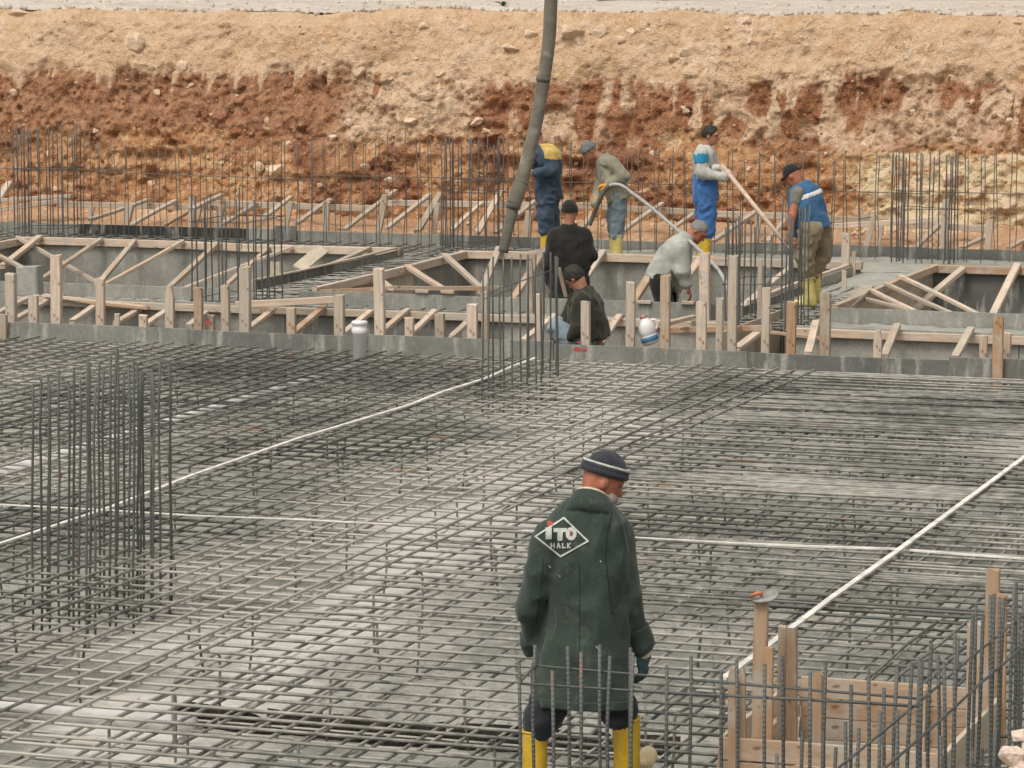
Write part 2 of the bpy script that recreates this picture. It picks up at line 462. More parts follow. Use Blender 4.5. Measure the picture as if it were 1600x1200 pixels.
# -- red soil between the last formwork and the foot of the bank
us = np.concatenate([np.linspace(-60, -26, 40), np.arange(-25.8, -5, .09), np.linspace(-5, 60, 60)]); vs = np.arange(V_2B + .03, 46.6, .09)
def zf(U, V):
    p = np.stack([U, V, U * 0], -1)
    return -.02 + .22 * np.clip((V - 44.4) / 1.8, 0, 1) ** 1.4 + .06 * fbm(p * 1.6, 4, 31) + .03 * fbm(p * 7, 2, 32)
struct('foot_soil', np_mesh('foot_soil', *grid_sheet(us, vs, zf)), 'soil')

# -- the cut bank
def uz(px, py): q = QV(px, py, 46.5); return UV(q)[0], q.z
def bank_material():
    m, nt, b = new_mat('cut_bank', .95, .12)
    co = coords(nt, 'Object')
    def att(n): x = nt.nodes.new('ShaderNodeAttribute'); x.attribute_name = n; return x.outputs['Fac']
    L1, L2, RED, PALE, CRM = att('upper'), att('middle'), att('red'), att('pale'), att('cream')
    n_lo = noise(nt, co, .8, 3, .6); n_md = noise(nt, co, 2.6, 5, .72); n_hi = noise(nt, co, 9, 4, .75); n_fi = noise(nt, co, 34, 3, .7)
    vert = noise(nt, coords(nt, 'Object', (1, 1, .28)), 6.5, 4, .68); hor = noise(nt, coords(nt, 'Object', (.5, 1, 2.6)), 3.0, 4, .66, .9)
    def edge(x, n, k, w_=.07): return ramp(nt, math_(nt, 'ADD', x, math_(nt, 'MULTIPLY', math_(nt, 'SUBTRACT', n, .5), k)), [(.5 - w_, 0.0), (.5 + w_, 1.0)])
    # upper tan layer
    tan = mix(nt, ramp(nt, n_md, [(.36, 0.0), (.62, 1.0)]), (.57, .36, .205), (.70, .495, .335))
    tan = mix(nt, ramp(nt, n_hi, [(.50, 0.0), (.66, .8)]), tan, (.74, .57, .40))
    # middle band
    red = mix(nt, ramp(nt, n_hi, [(.36, 0.0), (.62, 1.0)]), (.26, .105, .052), (.45, .225, .12))
    red = mix(nt, ramp(nt, n_md, [(.55, 0.0), (.70, .7)]), red, (.60, .38, .225))
    pink = mix(nt, ramp(nt, vert, [(.36, 0.0), (.62, 1.0)]), (.55, .34, .21), (.74, .545, .385))
    pink = mix(nt, ramp(nt, n_hi, [(.34, .6), (.44, 0.0)]), pink, (.38, .19, .10))
    mid = mix(nt, edge(RED, math_(nt, 'ADD', math_(nt, 'MULTIPLY', vert, .65), math_(nt, 'MULTIPLY', n_md, .35)), 1.25, .24), pink, red)
    # lower band
    ora = mix(nt, ramp(nt, n_md, [(.34, 0.0), (.60, 1.0)]), (.37, .145, .062), (.56, .315, .155))
    ora = mix(nt, ramp(nt, n_hi, [(.52, 0.0), (.64, .9)]), ora, (.70, .50, .32))
    ora = mix(nt, ramp(nt, n_lo, [(.40, .85), (.50, 0.0)]), ora, mix(nt, n_hi, (.14, .05, .03), (.34, .15, .08)))
    ora = mix(nt, ramp(nt, hor, [(.60, 0.0), (.70, .8)]), ora, (.70, .50, .30))
    cream = mix(nt, ramp(nt, hor, [(.50, 0.0), (.62, 1.0)]), (.76, .60, .39), (.56, .30, .13))
    low = mix(nt, edge(CRM, n_md, .8), ora, cream)
    c = mix(nt, edge(L2, n_md, 1.2, .12), low, mid)
    c = mix(nt, edge(L1, n_md, .8, .12), c, tan)
    c = mix(nt, edge(PALE, n_md, .9), c, mix(nt, ramp(nt, n_hi, [(.38, 0.0), (.6, 1.0)]), (.58, .37, .22), (.76, .57, .41)))
    # crumbs
    c = mix(nt, ramp(nt, n_fi, [(.30, .45), (.42, 0.0)]), c, mix(nt, 1.0, c, (.50, .40, .32), 'MULTIPLY'))
    c = mix(nt, ramp(nt, n_fi, [(.58, 0.0), (.70, .55)]), c, (.70, .55, .42))
    setc(nt, b, c)
    bump(nt, b, math_(nt, 'ADD', math_(nt, 'ADD', n_hi, math_(nt, 'MULTIPLY', n_fi, .5)), math_(nt, 'MULTIPLY', vert, .5)), 1.0, .09)
    return m
M['bank'] = bank_material()
us = np.concatenate([np.linspace(-70, -26, 60), np.arange(-25.6, -6.4, .030), np.linspace(-6, 70, 90)])
ts = np.concatenate([np.linspace(-.06, 1.0, 112), [1.04, 1.09, 1.15]])
U, T = np.meshgrid(us, ts, indexing='ij')
zb = np.clip(T, -.1, 1) * Z_EDGE
def n2(fu, fz, seed): return vnoise(np.stack([U * fu, zb * fz, U * 0 + .5], -1), seed)
def f2(fu, fz, o, seed): return fbm(np.stack([U * fu, zb * fz, U * 0 + .5], -1), o, seed, .55)
ss = lambda x: np.clip(x, 0, 1)
def blob(px, py, wp, hp, seed):                          # soft ellipse given in the picture, ragged edge
    u0, z0 = uz(px, py); su = wp * 50 / FPX / 2; sz = hp * 50 / FPX / 2
    r = np.sqrt(((U - u0) / su) ** 2 + ((zb - z0) / sz) ** 2) + .75 * f2(5, 2.2, 3, seed)
    return ss((1.1 - r) / .55)
# layer boundaries with tongues of the upper earth running down
drip = np.clip(n2(10, .0, 201) - .25, 0, 1) + .8 * np.clip(n2(22, .0, 202) - .45, 0, 1)
leftw = ss((-18.3 - U) / .6)
zb1 = 2.13 + .10 * n2(.7, 0, 203) + .07 * n2(2.3, 0, 204) - (.38 * leftw + .16) * drip
zb2 = 1.32 + .16 * n2(.8, 0, 205) + .10 * n2(2.6, 0, 206)
upper = ss(.5 + (zb - zb1) / .30); middle = ss(.5 + (zb - zb2) / .5)
red = .17 + .52 * leftw
for k, bl in enumerate([(770, 165, 90, 80), (790, 245, 60, 130), (1110, 128, 16, 40), (1190, 150, 50, 60), (1262, 165, 30, 60), (1305, 158, 22, 60), (1355, 150, 44, 80), (1450, 150, 40, 40), (1500, 140, 90, 60), (1535, 130, 40, 40), (1145, 200, 60, 40), (1230, 190, 40, 60), (860, 150, 60, 60), (985, 130, 40, 40)]):
    red = np.maximum(red, .86 * blob(*bl, 220 + k))
red = np.maximum(red, .9 * ss((f2(2.4, .7, 3, 381) - .30) / .25) * (U > -16.5)); red = np.maximum(red, .85 * ss((f2(6, 1.2, 2, 385) - .42) / .2) * (U > -18.5))
pocket = 0 * U
for k, bl in enumerate([(770, 250, 50, 120), (1355, 150, 44, 80), (1190, 150, 40, 55), (1262, 165, 26, 60), (1305, 158, 20, 60), (1500, 140, 80, 50), (240, 270, 60, 30), (130, 295, 40, 14), (275, 225, 50, 16), (600, 265, 40, 12), (1205, 245, 22, 26), (905, 260, 24, 30), (470, 205, 20, 14), (300, 232, 20, 10), (1240, 300, 40, 30), (235, 285, 20, 16)]):
    pocket = np.maximum(pocket, blob(*bl, 260 + k))
pale = 0 * U
for k, bl in enumerate([(640, 165, 200, 110), (560, 200, 80, 50), (1250, 120, 200, 40), (900, 55, 130, 50), (1080, 90, 120, 60), (1160, 40, 60, 26), (1425, 85, 40, 60), (700, 130, 110, 50), (1560, 165, 60, 40), (430, 262, 70, 44), (1215, 175, 60, 80), (1100, 175, 60, 60), (1390, 130, 30, 80), (1440, 110, 120, 26)]):
    pale = np.maximum(pale, .78 * blob(*bl, 290 + k))
pale = np.where(red > .6, np.minimum(pale, .2), pale)
cream = .95 * np.maximum(ss((U + 11.6) / .9) * ss((1.35 - zb) / .3), blob(1000, 205, 180, 60, 330) * .55)
# relief: overhanging upper layer, crumbling faces, flutes, bedding, hollows
crum = -np.abs(f2(3.2, 3.2, 4, 341)) * .16 - np.abs(f2(9, 9, 3, 345)) * .085 + .035 * f2(21, 21, 1, 349)
D = .26 * f2(.45, .45, 3, 351) + .10 * f2(1.6, 1.6, 2, 355) + crum
calm = .8 - .38 * upper                                    # the upper layer is smoother earth
D = .26 * f2(.45, .45, 3, 351) + (.10 * f2(1.6, 1.6, 2, 355) + crum) * calm + .03 * upper
band = middle * (1 - upper)
D += band * (.12 * n2(2.6, .5, 361) + .08 * n2(7, .7, 362) + .04 * n2(17, 1.4, 364))
D += .07 * n2(.7, 7.5, 366) * (1 - middle)
def worley(fu, fz, seed):
    X, Y = U * fu, zb * fz; ix, iy = np.floor(X).astype(np.int64), np.floor(Y).astype(np.int64); F1 = np.full(U.shape, 9.0); F2 = F1.copy()
    for dx in (-1, 0, 1):
        for dy in (-1, 0, 1):
            h1 = _hash(ix + dx, iy + dy, ix * 0, seed); h2 = _hash(ix + dx, iy + dy, ix * 0 + 7, seed)
            q = np.hypot(ix + dx + h1 - X, iy + dy + h2 - Y); F2 = np.minimum(F2, np.maximum(F1, q)); F1 = np.minimum(F1, q)
    return F2 - F1
cl_ = ss((f2(1.1, 1.1, 2, 391) + .15) / .4)
D += ((.07 * np.minimum(worley(4.2, 4.8, 401), .35) + .05 * np.minimum(worley(9.5, 10.5, 403), .35)) * cl_ + .035 * np.minimum(worley(17, 18, 405), .4)) * (1 - .6 * upper)
D -= .10 * pocket; D += .05 * pale
D -= .12 * ss((T - .94) / .06)
taper = np.clip((T + .06) / .12, .2, 1)
V = V_FOOT + (V_EDGE - V_FOOT) * np.clip(T, 0, 1) ** 1.15 - D * taper + np.clip(T - 1, 0, 1) * 16 * (T > 1)
Z = zb + .05 * fbm(np.stack([U * 1.5, U * 0, U * 0], -1), 3, 75) * (T > .9) - (T > 1.1) * .12 + .02 * n2(11, 11, 371) * (T < .93)
pts = np.stack([U, V, Z], -1).reshape(-1, 3); n_, m_ = U.shape
i = np.arange(n_ * m_).reshape(n_, m_)
F = np.stack([i[:-1, :-1], i[1:, :-1], i[1:, 1:], i[:-1, 1:]], -1).reshape(-1, 4)
bme = np_mesh('bank', pts, F)
for nm, arr in (('upper', upper), ('middle', middle), ('red', red), ('pale', pale), ('cream', cream)):
    at_ = bme.attributes.new(nm, 'FLOAT', 'POINT'); at_.data.foreach_set('value', np.ascontiguousarray(arr, np.float32).ravel())
bank = struct('bank', bme, 'bank')
BU, BV, BZ = us, V[:, 111], Z[:, 111]
Pw = pts @ np.array(GRID.to_3x3()).T
bank_bvh = BVHTree.FromPolygons([tuple(x) for x in Pw], [tuple(x) for x in F.tolist()])

# rocks bedded in the bank
def rock_mesh(seed, sub=2):
    bm = bmesh.new(); bmesh.ops.create_icosphere(bm, subdivisions=sub, radius=1)
    co = np.array([v.co for v in bm.verts])
    pl = np.random.default_rng(seed).normal(size=(16, 3)); pl /= np.linalg.norm(pl, axis=1)[:, None]
    off = np.random.default_rng(seed + 1).uniform(.42, .85, 16)
    for n_p, o_p in zip(pl, off):
        dd = co @ n_p - o_p; co = co - np.outer(np.clip(dd, 0, None), n_p) * .97
    co *= (1 + .10 * fbm(co * 2.2 + seed, 3, seed))[:, None]
    for v, c in zip(bm.verts, co): v.co = c
    me = bpy.data.meshes.new('rock'); bm.to_mesh(me); bm.free()
    return me
def mk_rock(name, c0, c1, c2):
    m, nt, b = new_mat(name, .9, .2)
    cw = coords(nt, 'World'); n = noise(nt, cw, 5, 6, .65); f = noise(nt, cw, 28, 4, .65)
    c = mix(nt, ramp(nt, n, [(.36, 0.0), (.62, 1.0)]), c0, c1)
    c = mix(nt, ramp(nt, f, [(.52, 0.0), (.7, .7)]), c, c2)
    c = mix(nt, math_(nt, 'MULTIPLY', rnd(nt), .45), c, c2)
    setc(nt, b, c); bump(nt, b, math_(nt, 'ADD', n, math_(nt, 'MULTIPLY', f, .5)), .8, .05); return m
M['rock'] = mk_rock('limestone', (.60, .45, .32), (.72, .58, .45), (.54, .35, .22))
M['rock_mixed'] = mk_rock('mixed_stones', (.36, .18, .09), (.60, .45, .31), (.44, .26, .14))
ROCKS = [rock_mesh(s) for s in range(900, 910)]
for r_ in ROCKS: r_.materials.append(M['rock'])
rock_px = [(210, 68, 40, 30), (30, 22, 30, 16), (60, 60, 16, 14), (430, 268, 42, 24), (405, 262, 22, 16), (563, 112, 17, 13), (285, 103, 22, 14), (298, 134, 15, 9), (245, 147, 14, 10),
    (275, 116, 11, 8), (505, 64, 11, 9), (660, 42, 22, 14), (650, 92, 10, 8), (725, 45, 16, 15), (830, 55, 20, 18), (800, 76, 26, 10), (1164, 34, 22, 16), (1142, 36, 14, 16), (1190, 28, 9, 11), (1172, 66, 10, 10),
    (1352, 38, 18, 10), (1378, 46, 12, 8), (895, 52, 36, 26), (935, 50, 24, 22), (985, 52, 18, 20), (1012, 48, 12, 10), (965, 62, 20, 10), (1075, 85, 26, 20), (1055, 92, 20, 14), (1135, 45, 10, 9),
    (1548, 162, 22, 20), (1518, 160, 12, 10), (1240, 160, 14, 16), (1078, 195, 9, 11), (1349, 226, 11, 8), (1070, 172, 16, 12), (1130, 165, 16, 18), (560, 205, 26, 18), (545, 192, 18, 12), (415, 190, 11, 10),
    (745, 192, 24, 13), (760, 205, 16, 9), (700, 165, 26, 22), (665, 150, 20, 15), (640, 190, 24, 13), (520, 215, 18, 12), (450, 225, 13, 9), (370, 150, 8, 6), (330, 180, 8, 6), (180, 260, 12, 11),
    (235, 288, 15, 14), (150, 205, 12, 8), (75, 240, 10, 8), (345, 255, 10, 7), (610, 280, 14, 10), (570, 260, 13, 10), (1210, 250, 14, 12), (1170, 265, 9, 8), (1020, 240, 11, 9), (900, 255, 9, 8),
    (1490, 280, 34, 26), (1530, 300, 24, 18), (1450, 300, 20, 20), (1560, 250, 24, 16), (1580, 320, 22, 18), (1460, 250, 20, 12), (1425, 175, 14, 10), (1580, 190, 14, 12), (1590, 36, 13, 8), (1420, 85, 13, 16),
    (120, 130, 7, 6), (20, 145, 14, 10), (200, 125, 8, 5), (470, 120, 7, 5), (690, 115, 16, 11), (735, 140, 14, 12), (605, 300, 10, 7), (1290, 240, 9, 7), (500, 290, 10, 8), (85, 295, 13, 8)]
for k, (px, py, wp, hp) in enumerate(rock_px):
    hit = bank_bvh.ray_cast(CAM, ray(px, py).normalized())
    if hit[0] is None: continue
    s = hit[3] / FPX
    sc_ = (wp * s * .74, wp * s * .50, hp * s * .78)
    mw = Matrix.Translation(hit[0] + B * sc_[1] * .10) @ Matrix.Rotation(-TH + random.uniform(-.5, .5), 4, 'Z') @ Matrix.Rotation(random.uniform(-.25, .25), 4, 'Y') @ Matrix.Diagonal(sc_ + (1,))
    link('rock', random.choice(ROCKS), None, mw, bank)

# small stones fallen at the foot of the bank, and pebbles standing out of it: too many to count
def pebble_cloud(name, spots, mat, label):
    base = rock_mesh(3, 1); bv = np.array([v.co for v in base.vertices]); bf = np.array([list(p_.vertices) for p_ in base.polygons])
    VV, FF = [], []
    for q, s in spots:
        a = random.uniform(0, 6.28); R = np.array(Matrix.Rotation(a, 3, 'Z') @ Matrix.Rotation(random.uniform(0, 3), 3, 'X'))
        FF.append(bf + len(VV) * len(bv)); VV.append((bv * np.array([s, s * random.uniform(.6, 1), s * random.uniform(.5, .9)])) @ R.T + np.array(q))
    me = np_mesh(name, np.concatenate(VV), np.concatenate(FF), False)
    return setp(link(name, me, M[mat]), label, None, None, 'stuff')
spots = []
for k in range(420):
    px = random.uniform(-40, 1640) if k % 3 else random.gauss(1470, 60)
    v = random.uniform(44.2, 46.1); d = ray(px, 340); pt = CAM + d * (v / d.dot(B)); u_, v_ = UV(pt)
    z = -.02 + .22 * max(0, min(1, (v_ - 44.4) / 1.8)) ** 1.4
    spots.append((G(u_, v_, z + .015), random.uniform(.015, .055)))
pebble_cloud('fallen_stones', spots, 'rock', 'small pale stones scattered on the red soil at the foot of the bank')
spots = []
while len(spots) < 700:
    px, py = random.uniform(-30, 1630), random.uniform(20, 330)
    if py < 110 and random.random() < .55: continue
    h_ = bank_bvh.ray_cast(CAM, ray(px, py).normalized())
    if h_[0] is not None: spots.append((h_[0], random.choice((.012, .014, .016, .02, .024, .03, .04))))
pebble_cloud('bank_pebbles', spots, 'rock_mixed', 'small pale stones standing out of the cut earth bank')

# -- ground above the bank
us = np.concatenate([np.linspace(-400, -30, 20), np.linspace(-29, 0, 120), np.linspace(5, 400, 20)]); vs = np.concatenate([np.linspace(V_EDGE + .25, 60, 60), np.linspace(62, 900, 20)])
def zf(U, V):
    p = np.stack([U * .8, V * .8, U * 0], -1)
    return Z_EDGE - .03 + .03 * fbm(p, 3, 81) + .05 * np.clip((V - 57) / 6, 0, 1)
struct('upper_ground', np_mesh('upper_ground', *grid_sheet(us, vs, zf)), 'topsoil')
us = np.linspace(-45, 15, 400); tt = np.linspace(0, 1, 24)
U, T = np.meshgrid(us, tt, indexing='ij')
lo = np.interp(U, BU, BV) + .04 + .25 * np.clip(vnoise(np.stack([U * .8, U * 0, U * 0], -1), 85), 0, 1) + .12 * np.clip(vnoise(np.stack([U * 4, U * 0, U * 0], -1), 86), 0, 1)
hi = 56.3 + .5 * vnoise(np.stack([U * .6, U * 0, U * 0], -1), 87)
Vv = lo + (hi - lo) * T
Zz = Z_EDGE + .03 + (np.interp(U, BU, BZ) - Z_EDGE) * (1 - T) ** 3 + .05 * np.sin(np.pi * np.clip(T * 1.0, 0, 1)) + .02 * fbm(np.stack([U * 3, Vv * 3, U * 0], -1), 3, 88) - .10 * (T < .01) - .08 * (T > .99)
i = np.arange(U.size).reshape(U.shape)
F = np.stack([i[:-1, :-1], i[1:, :-1], i[1:, 1:], i[:-1, 1:]], -1).reshape(-1, 4)
struct('gravel_path', np_mesh('gravel_path', np.stack([U, Vv, Zz], -1).reshape(-1, 3), F), 'gravel')

spots = []
for k in range(700):
    u = random.uniform(-26, -6); t = random.random() ** 2.2; v = float(np.interp(u, BU, BV)) + .02 + t * 3.0
    spots.append((G(u, v, float(np.interp(u, BU, BZ)) * (1 - t) + t * (Z_EDGE + .06) + .02), random.uniform(.02, .075)))
pebble_cloud('edge_gravel', spots, 'gravel', 'loose pale stones along the edge of the gravel path above the bank')
# -- fresh concrete already poured in the footings
us = np.arange(-15.3, 0, .06); vs = np.arange(V_2F + .03, V_2B - .02, .06)
def zf(U, V):
    p = np.stack([U, V, U * 0], -1)
    return .045 + .012 * fbm(p * 2, 3, 91) + .008 * fbm(p * 9, 2, 92) - .35 * np.clip((-14.6 - U + .2 * vnoise(p * 2, 93)) / .8, 0, 1)
struct('fresh_concrete', np_mesh('fresh_concrete', *grid_sheet(us, vs, zf)), 'fresh')
us = np.arange(UB[2][0] + .03, UB[2][1] - .02, .05); vs = np.arange(37.2, V_2F + .06, .06)
def zf(U, V):
    p = np.stack([U, V, U * 0], -1)
    return .045 + .012 * fbm(p * 2, 3, 91) + .01 * fbm(p * 9, 2, 92) - .30 * np.clip((38.6 - V + .3 * vnoise(p * 2, 93)) / 1.0, 0, 1)
struct('fresh_concrete', np_mesh('fresh_concrete', *grid_sheet(us, vs, zf)), 'fresh')
us = np.arange(-9.0, -2, .06); vs = np.arange(V_1F + .03, V_1B - .02, .06)
def zf(U, V):
    p = np.stack([U, V, U * 0], -1)
    return .02 + .02 * fbm(p * 3, 3, 94) + .012 * fbm(p * 11, 2, 95)
struct('fresh_concrete', np_mesh('fresh_concrete', *grid_sheet(us, vs, zf)), 'fresh')
# ================================================================== STEEL
S_MAT = bar_set(.0098, 'steel', 12, .018, 12)
S_LOW = bar_set(.009, 'steel_low', 8, .03, 8)
S_VERT = bar_set(.0090, 'steel_vert', 8, .012, 5)
S_THIN = bar_set(.0065, 'steel_vert', 6, .010, 4)
S_WALL = bar_set(.0062, 'steel_wall', 8, .018, 5)
S_FAR = bar_set(.0085, 'steel_vert', 8, .012, 5)
S_FOOT = bar_set(.009, 'steel_foot', 8, .03, 6)
S_FRONT = bar_set(.0082, 'steel_rib', 6, .008, 4, 8)
S_FRONTH = bar_set(.0062, 'steel_rib', 4, .012, 5, 8)
BOX = (-4.56, -3.45, 16.27, 17.75)                   # opening kept free by the timber box
def runs(lo, hi, blocked):
    if blocked is None: return [(lo, hi)]
    return [(lo, blocked[0] - .04), (blocked[1] + .04, hi)]
mat_top = thing('rebar_mat', 'upper mat of crossed steel bars spread over the whole raft', 'rebar mat', G(-9, 20, -.45))
mat_low = thing('rebar_mat', 'lower mat of steel bars lying on the pale floor beneath the raised mat', 'rebar mat', G(-9, 20, -.45))
U_SPLIT = -8.1
def lay(parent, variants, zA, zBl, zBr, pA, pB, jit):
    v = 11.0
    while v < 32.2:
        vv = v + random.uniform(-jit, jit)
        for a, b in runs(-19.4 + random.uniform(-.2, .2), -.4, BOX[:2] if BOX[2] - .05 < vv < BOX[3] + .05 else None):
            dv = random.uniform(-.03, .03)
            bar('bar', G(a, vv - dv, zA), G(b, vv + dv, zA), variants, parent)
        v += pA
    u = -19.3
    while u < -.5:
        uu = u + random.uniform(-jit, jit); z = zBl if uu < U_SPLIT else zBr
        for a, b in runs(10.8, 32.17 + random.uniform(-.12, .09), BOX[2:] if BOX[0] - .05 < uu < BOX[1] + .05 else None):
            du = random.uniform(-.02, .02)
            bar('bar', G(uu - du, a, z), G(uu + du, b, z), variants, parent)
        u += pB
lay(mat_top, S_MAT, -.020, -.001, -.039, .222, .19, .012)
lay(mat_low, S_LOW, -.452, -.437, -.437, .29, .33, .05)
# doubled bars lapped beside others near the far right and along the split
for k in range(110):
    v = random.uniform(25.0, 32.0) if k > 20 else random.uniform(20, 26); a = random.uniform(-9.0, -5.0)
    bar('bar', G(a, v, -.018), G(a + random.uniform(3, 5), v + random.uniform(-.04, .04), -.018), S_MAT, mat_top)
for k in range(5):                                   # loose bars lying over the mat beyond the timber box
    u0 = -4.35 + .17 * k; bar('bar', G(u0, 17.9 + .12 * k, .012), G(u0 + .02, 20.2 + .25 * (k % 3) - .2 * k, .012), S_MAT, mat_top)
# spacer chairs between the mats
def chair_mesh(h, w, r, seed):
    a = random.Random(seed).uniform(-.02, .02)
    return tube_mesh([(-w / 2 - .02, a, -h), (-w / 2, 0, -h * .5), (-w / 2, 0, -.03), (-w / 2 + .03, 0, 0), (w / 2 - .03, 0, 0), (w / 2, 0, -.03), (w / 2, 0, -h * .5), (w / 2 + .02, -a, -h)], r, 6)
CH = [chair_mesh(.40, w_, .0085, k) for k, w_ in enumerate((.62, .8, .5))]
for c_ in CH: c_.materials.append(M['steel_foot'])
u = -18.6
while u < -1:
    v = 12.2
    while v < 31.8:
        uu, vv = u + random.uniform(-.2, .2), v + random.uniform(-.25, .25)
        if not (BOX[0] - .4 < uu < BOX[1] + .4 and BOX[2] - .3 < vv < BOX[3] + .3):
            link('spacer_chair', random.choice(CH), None, Matrix.Translation(G(uu, vv, -.05)) @ Matrix.Rotation(-TH + random.choice((0, math.pi / 2)) + random.uniform(-.2, .2), 4, 'Z'), mat_top)
        v += 1.45
    u += 1.05

# columns of starter bars
def stirrup(p00, p10, p11, p01, r, mat, parent):
    return wlink('stirrup', tube_mesh([p00, p10, p11, p01], r, 5, True), mat, parent)
def cage(label, u0, u1, v0, v1, zb, zt, n, ties, variants, dz=.12, group='column starter bars', lean=.02):
    t = thing('column_starter_bars', label, 'rebar column', G((u0 + u1) / 2, (v0 + v1) / 2, zb), group)
    per = []
    L = 2 * ((u1 - u0) + (v1 - v0))
    for k in range(n):
        s = L * k / n + random.uniform(-.03, .03)
        if s < (u1 - u0): q = (u0 + s, v0)
        elif s < (u1 - u0) + (v1 - v0): q = (u1, v0 + s - (u1 - u0))
        elif s < 2 * (u1 - u0) + (v1 - v0): q = (u1 - (s - (u1 - u0) - (v1 - v0)), v1)
        else: q = (u0, v1 - (s - 2 * (u1 - u0) - (v1 - v0)))
        per.append(q)
    for q in per:
        top = G(q[0] + random.uniform(-lean, lean), q[1] + random.uniform(-lean, lean), zt + random.uniform(-dz, dz))
        bar('bar', G(q[0], q[1], zb), top, variants, t)
    for z in ties:
        e = .012
        stirrup(G(u0 - e, v0 - e, z), G(u1 + e, v0 - e, z + random.uniform(-.03, .03)), G(u1 + e, v1 + e, z + random.uniform(-.03, .03)), G(u0 - e, v1 + e, z), .005, 'steel_vert', t)
    return t
# the double cage in the left foreground: two clusters in one column
pc = P(160, 962, -.42); uc, vc = UV(pc)
t = thing('column_starter_bars', 'tall cluster of bare column bars standing in the left foreground of the mat', 'rebar column', G(uc, vc, -.43), 'column starter bars')
cl = [(52, 600, 985), (65, 592, 992), (74, 590, 968), (78, 598, 990), (93, 578, 992), (108, 600, 970), (115, 574, 990), (124, 590, 985), (137, 563, 992), (140, 566, 975), (149, 600, 992), (155, 566, 960), (163, 580, 945),
      (172, 556, 985), (181, 543, 985), (184, 548, 960), (194, 582, 955), (201, 573, 965), (209, 566, 990), (215, 570, 950), (220, 580, 960), (224, 582, 948), (236, 578, 965), (240, 582, 968), (251, 564, 955), (265, 566, 965), (268, 700, 950)]
for (px, yt, yb) in cl:
    b0 = P(px, yb, -.43); tp = Q(px + random.uniform(-1.5, 1.5), yt, b0.y + random.uniform(-.02, .02))
    bar('bar', b0, tp, S_VERT, t)
wlink('tie_wire', tube_mesh([P(178, 700, .55), P(268, 672, .55)], .006, 5), 'steel_vert', t)
wlink('tie_wire', tube_mesh([P(150, 693, .5), P(266, 660, .62)], .005, 5), 'steel_vert', t)
t = thing('column_starter_bars', 'cluster of column bars in front of the grey edge board beside the crouching man', 'rebar column', P(812, 600, -.2), 'column starter bars')
for (px, yt, yb) in [(754, 426, 604), (763, 414, 606), (770, 401, 600), (787, 400, 596), (800, 402, 606), (813, 397, 596), (824, 398, 604), (826, 430, 590), (837, 398, 605), (848, 394, 590), (860, 394, 586), (868, 400, 582), (872, 402, 590), (782, 430, 585), (845, 440, 600)]:
    b0 = P(px, yb, -.02); tp = Q(px + random.uniform(-1, 1), yt, b0.y)
    m_, L_ = frame(tp, b0); bar('bar', b0 + (b0 - tp) * .25, tp, S_VERT, t)
wlink('tie_wire', tube_mesh([Q(768, 455, 31.7), Q(812, 440, 32.3), Q(862, 422, 32.6)], .006, 5), 'steel_vert', t)
wlink('tie_wire', tube_mesh([Q(754, 468, 31.6), Q(800, 452, 31.9)], .005, 5), 'steel_vert', t)
cage('column bars rising from the footing junction left of centre behind the edge board', UB[1][0] + .12, UB[1][1] - .1, 34.8, 35.8, -.4, 1.22, 18, (.15, 1.0), S_VERT)
cage('column bars rising from the footing junction beside the man in the blue vest', UB[2][0] + .12, UB[2][1] - .1, 34.85, 35.8, -.4, 1.18, 20, (.5, .85), S_VERT, .18)
cage('dense column bars at the far left foot of the bank', -21.95, -21.2, 42.75, 43.3, -.3, 1.52, 20, (.95, .15), S_FAR, .06)
cage('dense column bars in front of the bank left of the pump hose', -15.75, -15.05, 42.75, 43.3, -.3, 1.45, 18, (.92, .8, .1), S_FAR, .06)
cage('dense column bars in front of the bank right of the blue-vested man', -9.78, -9.1, 42.75, 43.3, -.3, 1.4, 20, (.72,), S_FAR, .05)

# long row of wall starter bars in the far footing
t = thing('wall_starter_bars', 'long double row of thin upright bars standing along the foot of the bank', 'rebar row', G(-15, 43.2, 0))
u = -23.4
while u < -7.2:
    if not any(a - .05 < u < b + .05 for a, b in ((-21.95, -21.2), (-15.75, -15.05), (-9.78, -9.1))):
        for dv, du in ((43.36, 0), (43.12, .045)):
            uu = u + du + random.uniform(-.025, .025)
            zt = 1.42 + .08 * math.sin(u * .7) + random.uniform(-.09, .06) + (.1 if u < -21 else 0)
            bar('bar', G(uu, dv, -.25), G(uu + random.uniform(-.035, .035), dv + random.uniform(-.02, .02), zt), S_WALL, t)
    u += .192
u = -23.6
for k, L_ in enumerate((3.2, 3.4, 2.9, 3.3, 3.2, 3.0)):
    z = .93 + random.uniform(-.04, .04)
    bar('bar', G(u, 43.05, z), G(u + L_, 43.05, z + random.uniform(-.05, .05)), S_WALL, t)
    u += L_ - .45

# bars lying in the footings that are not yet poured
t = thing('footing_rebar', 'steel bars lying in the long footing trough at the foot of the bank', 'rebar', G(-18, 42.4, 0))
for k in range(9):
    v = V_2F + .15 + k * .24; bar('bar', G(-25, v, .03), G(-14.2 + random.uniform(-.5, .5), v + random.uniform(-.05, .05), .02), S_FOOT, t)
for k in range(44):
    u = -24.6 + k * .23; bar('bar', G(u, V_2F + .06, .045), G(u + random.uniform(-.03, .03), V_2B - .06, .045), S_FOOT, t)
t = thing('footing_rebar', 'steel bars lying in the sloping footing trough left of centre', 'rebar', G(-15.4, 38, 0))
for k in range(6):
    u = UB[1][0] + .09 + k * .14; bar('bar', G(u, 34.8, .05), G(u + random.uniform(-.03, .03), 43, .05), S_FOOT, t)
for k in range(29):
    v = 36.0 + k * .19; bar('bar', G(UB[1][0] + .04, v, .065), G(UB[1][1] - .04, v + random.uniform(-.03, .03), .065), S_FOOT, t)
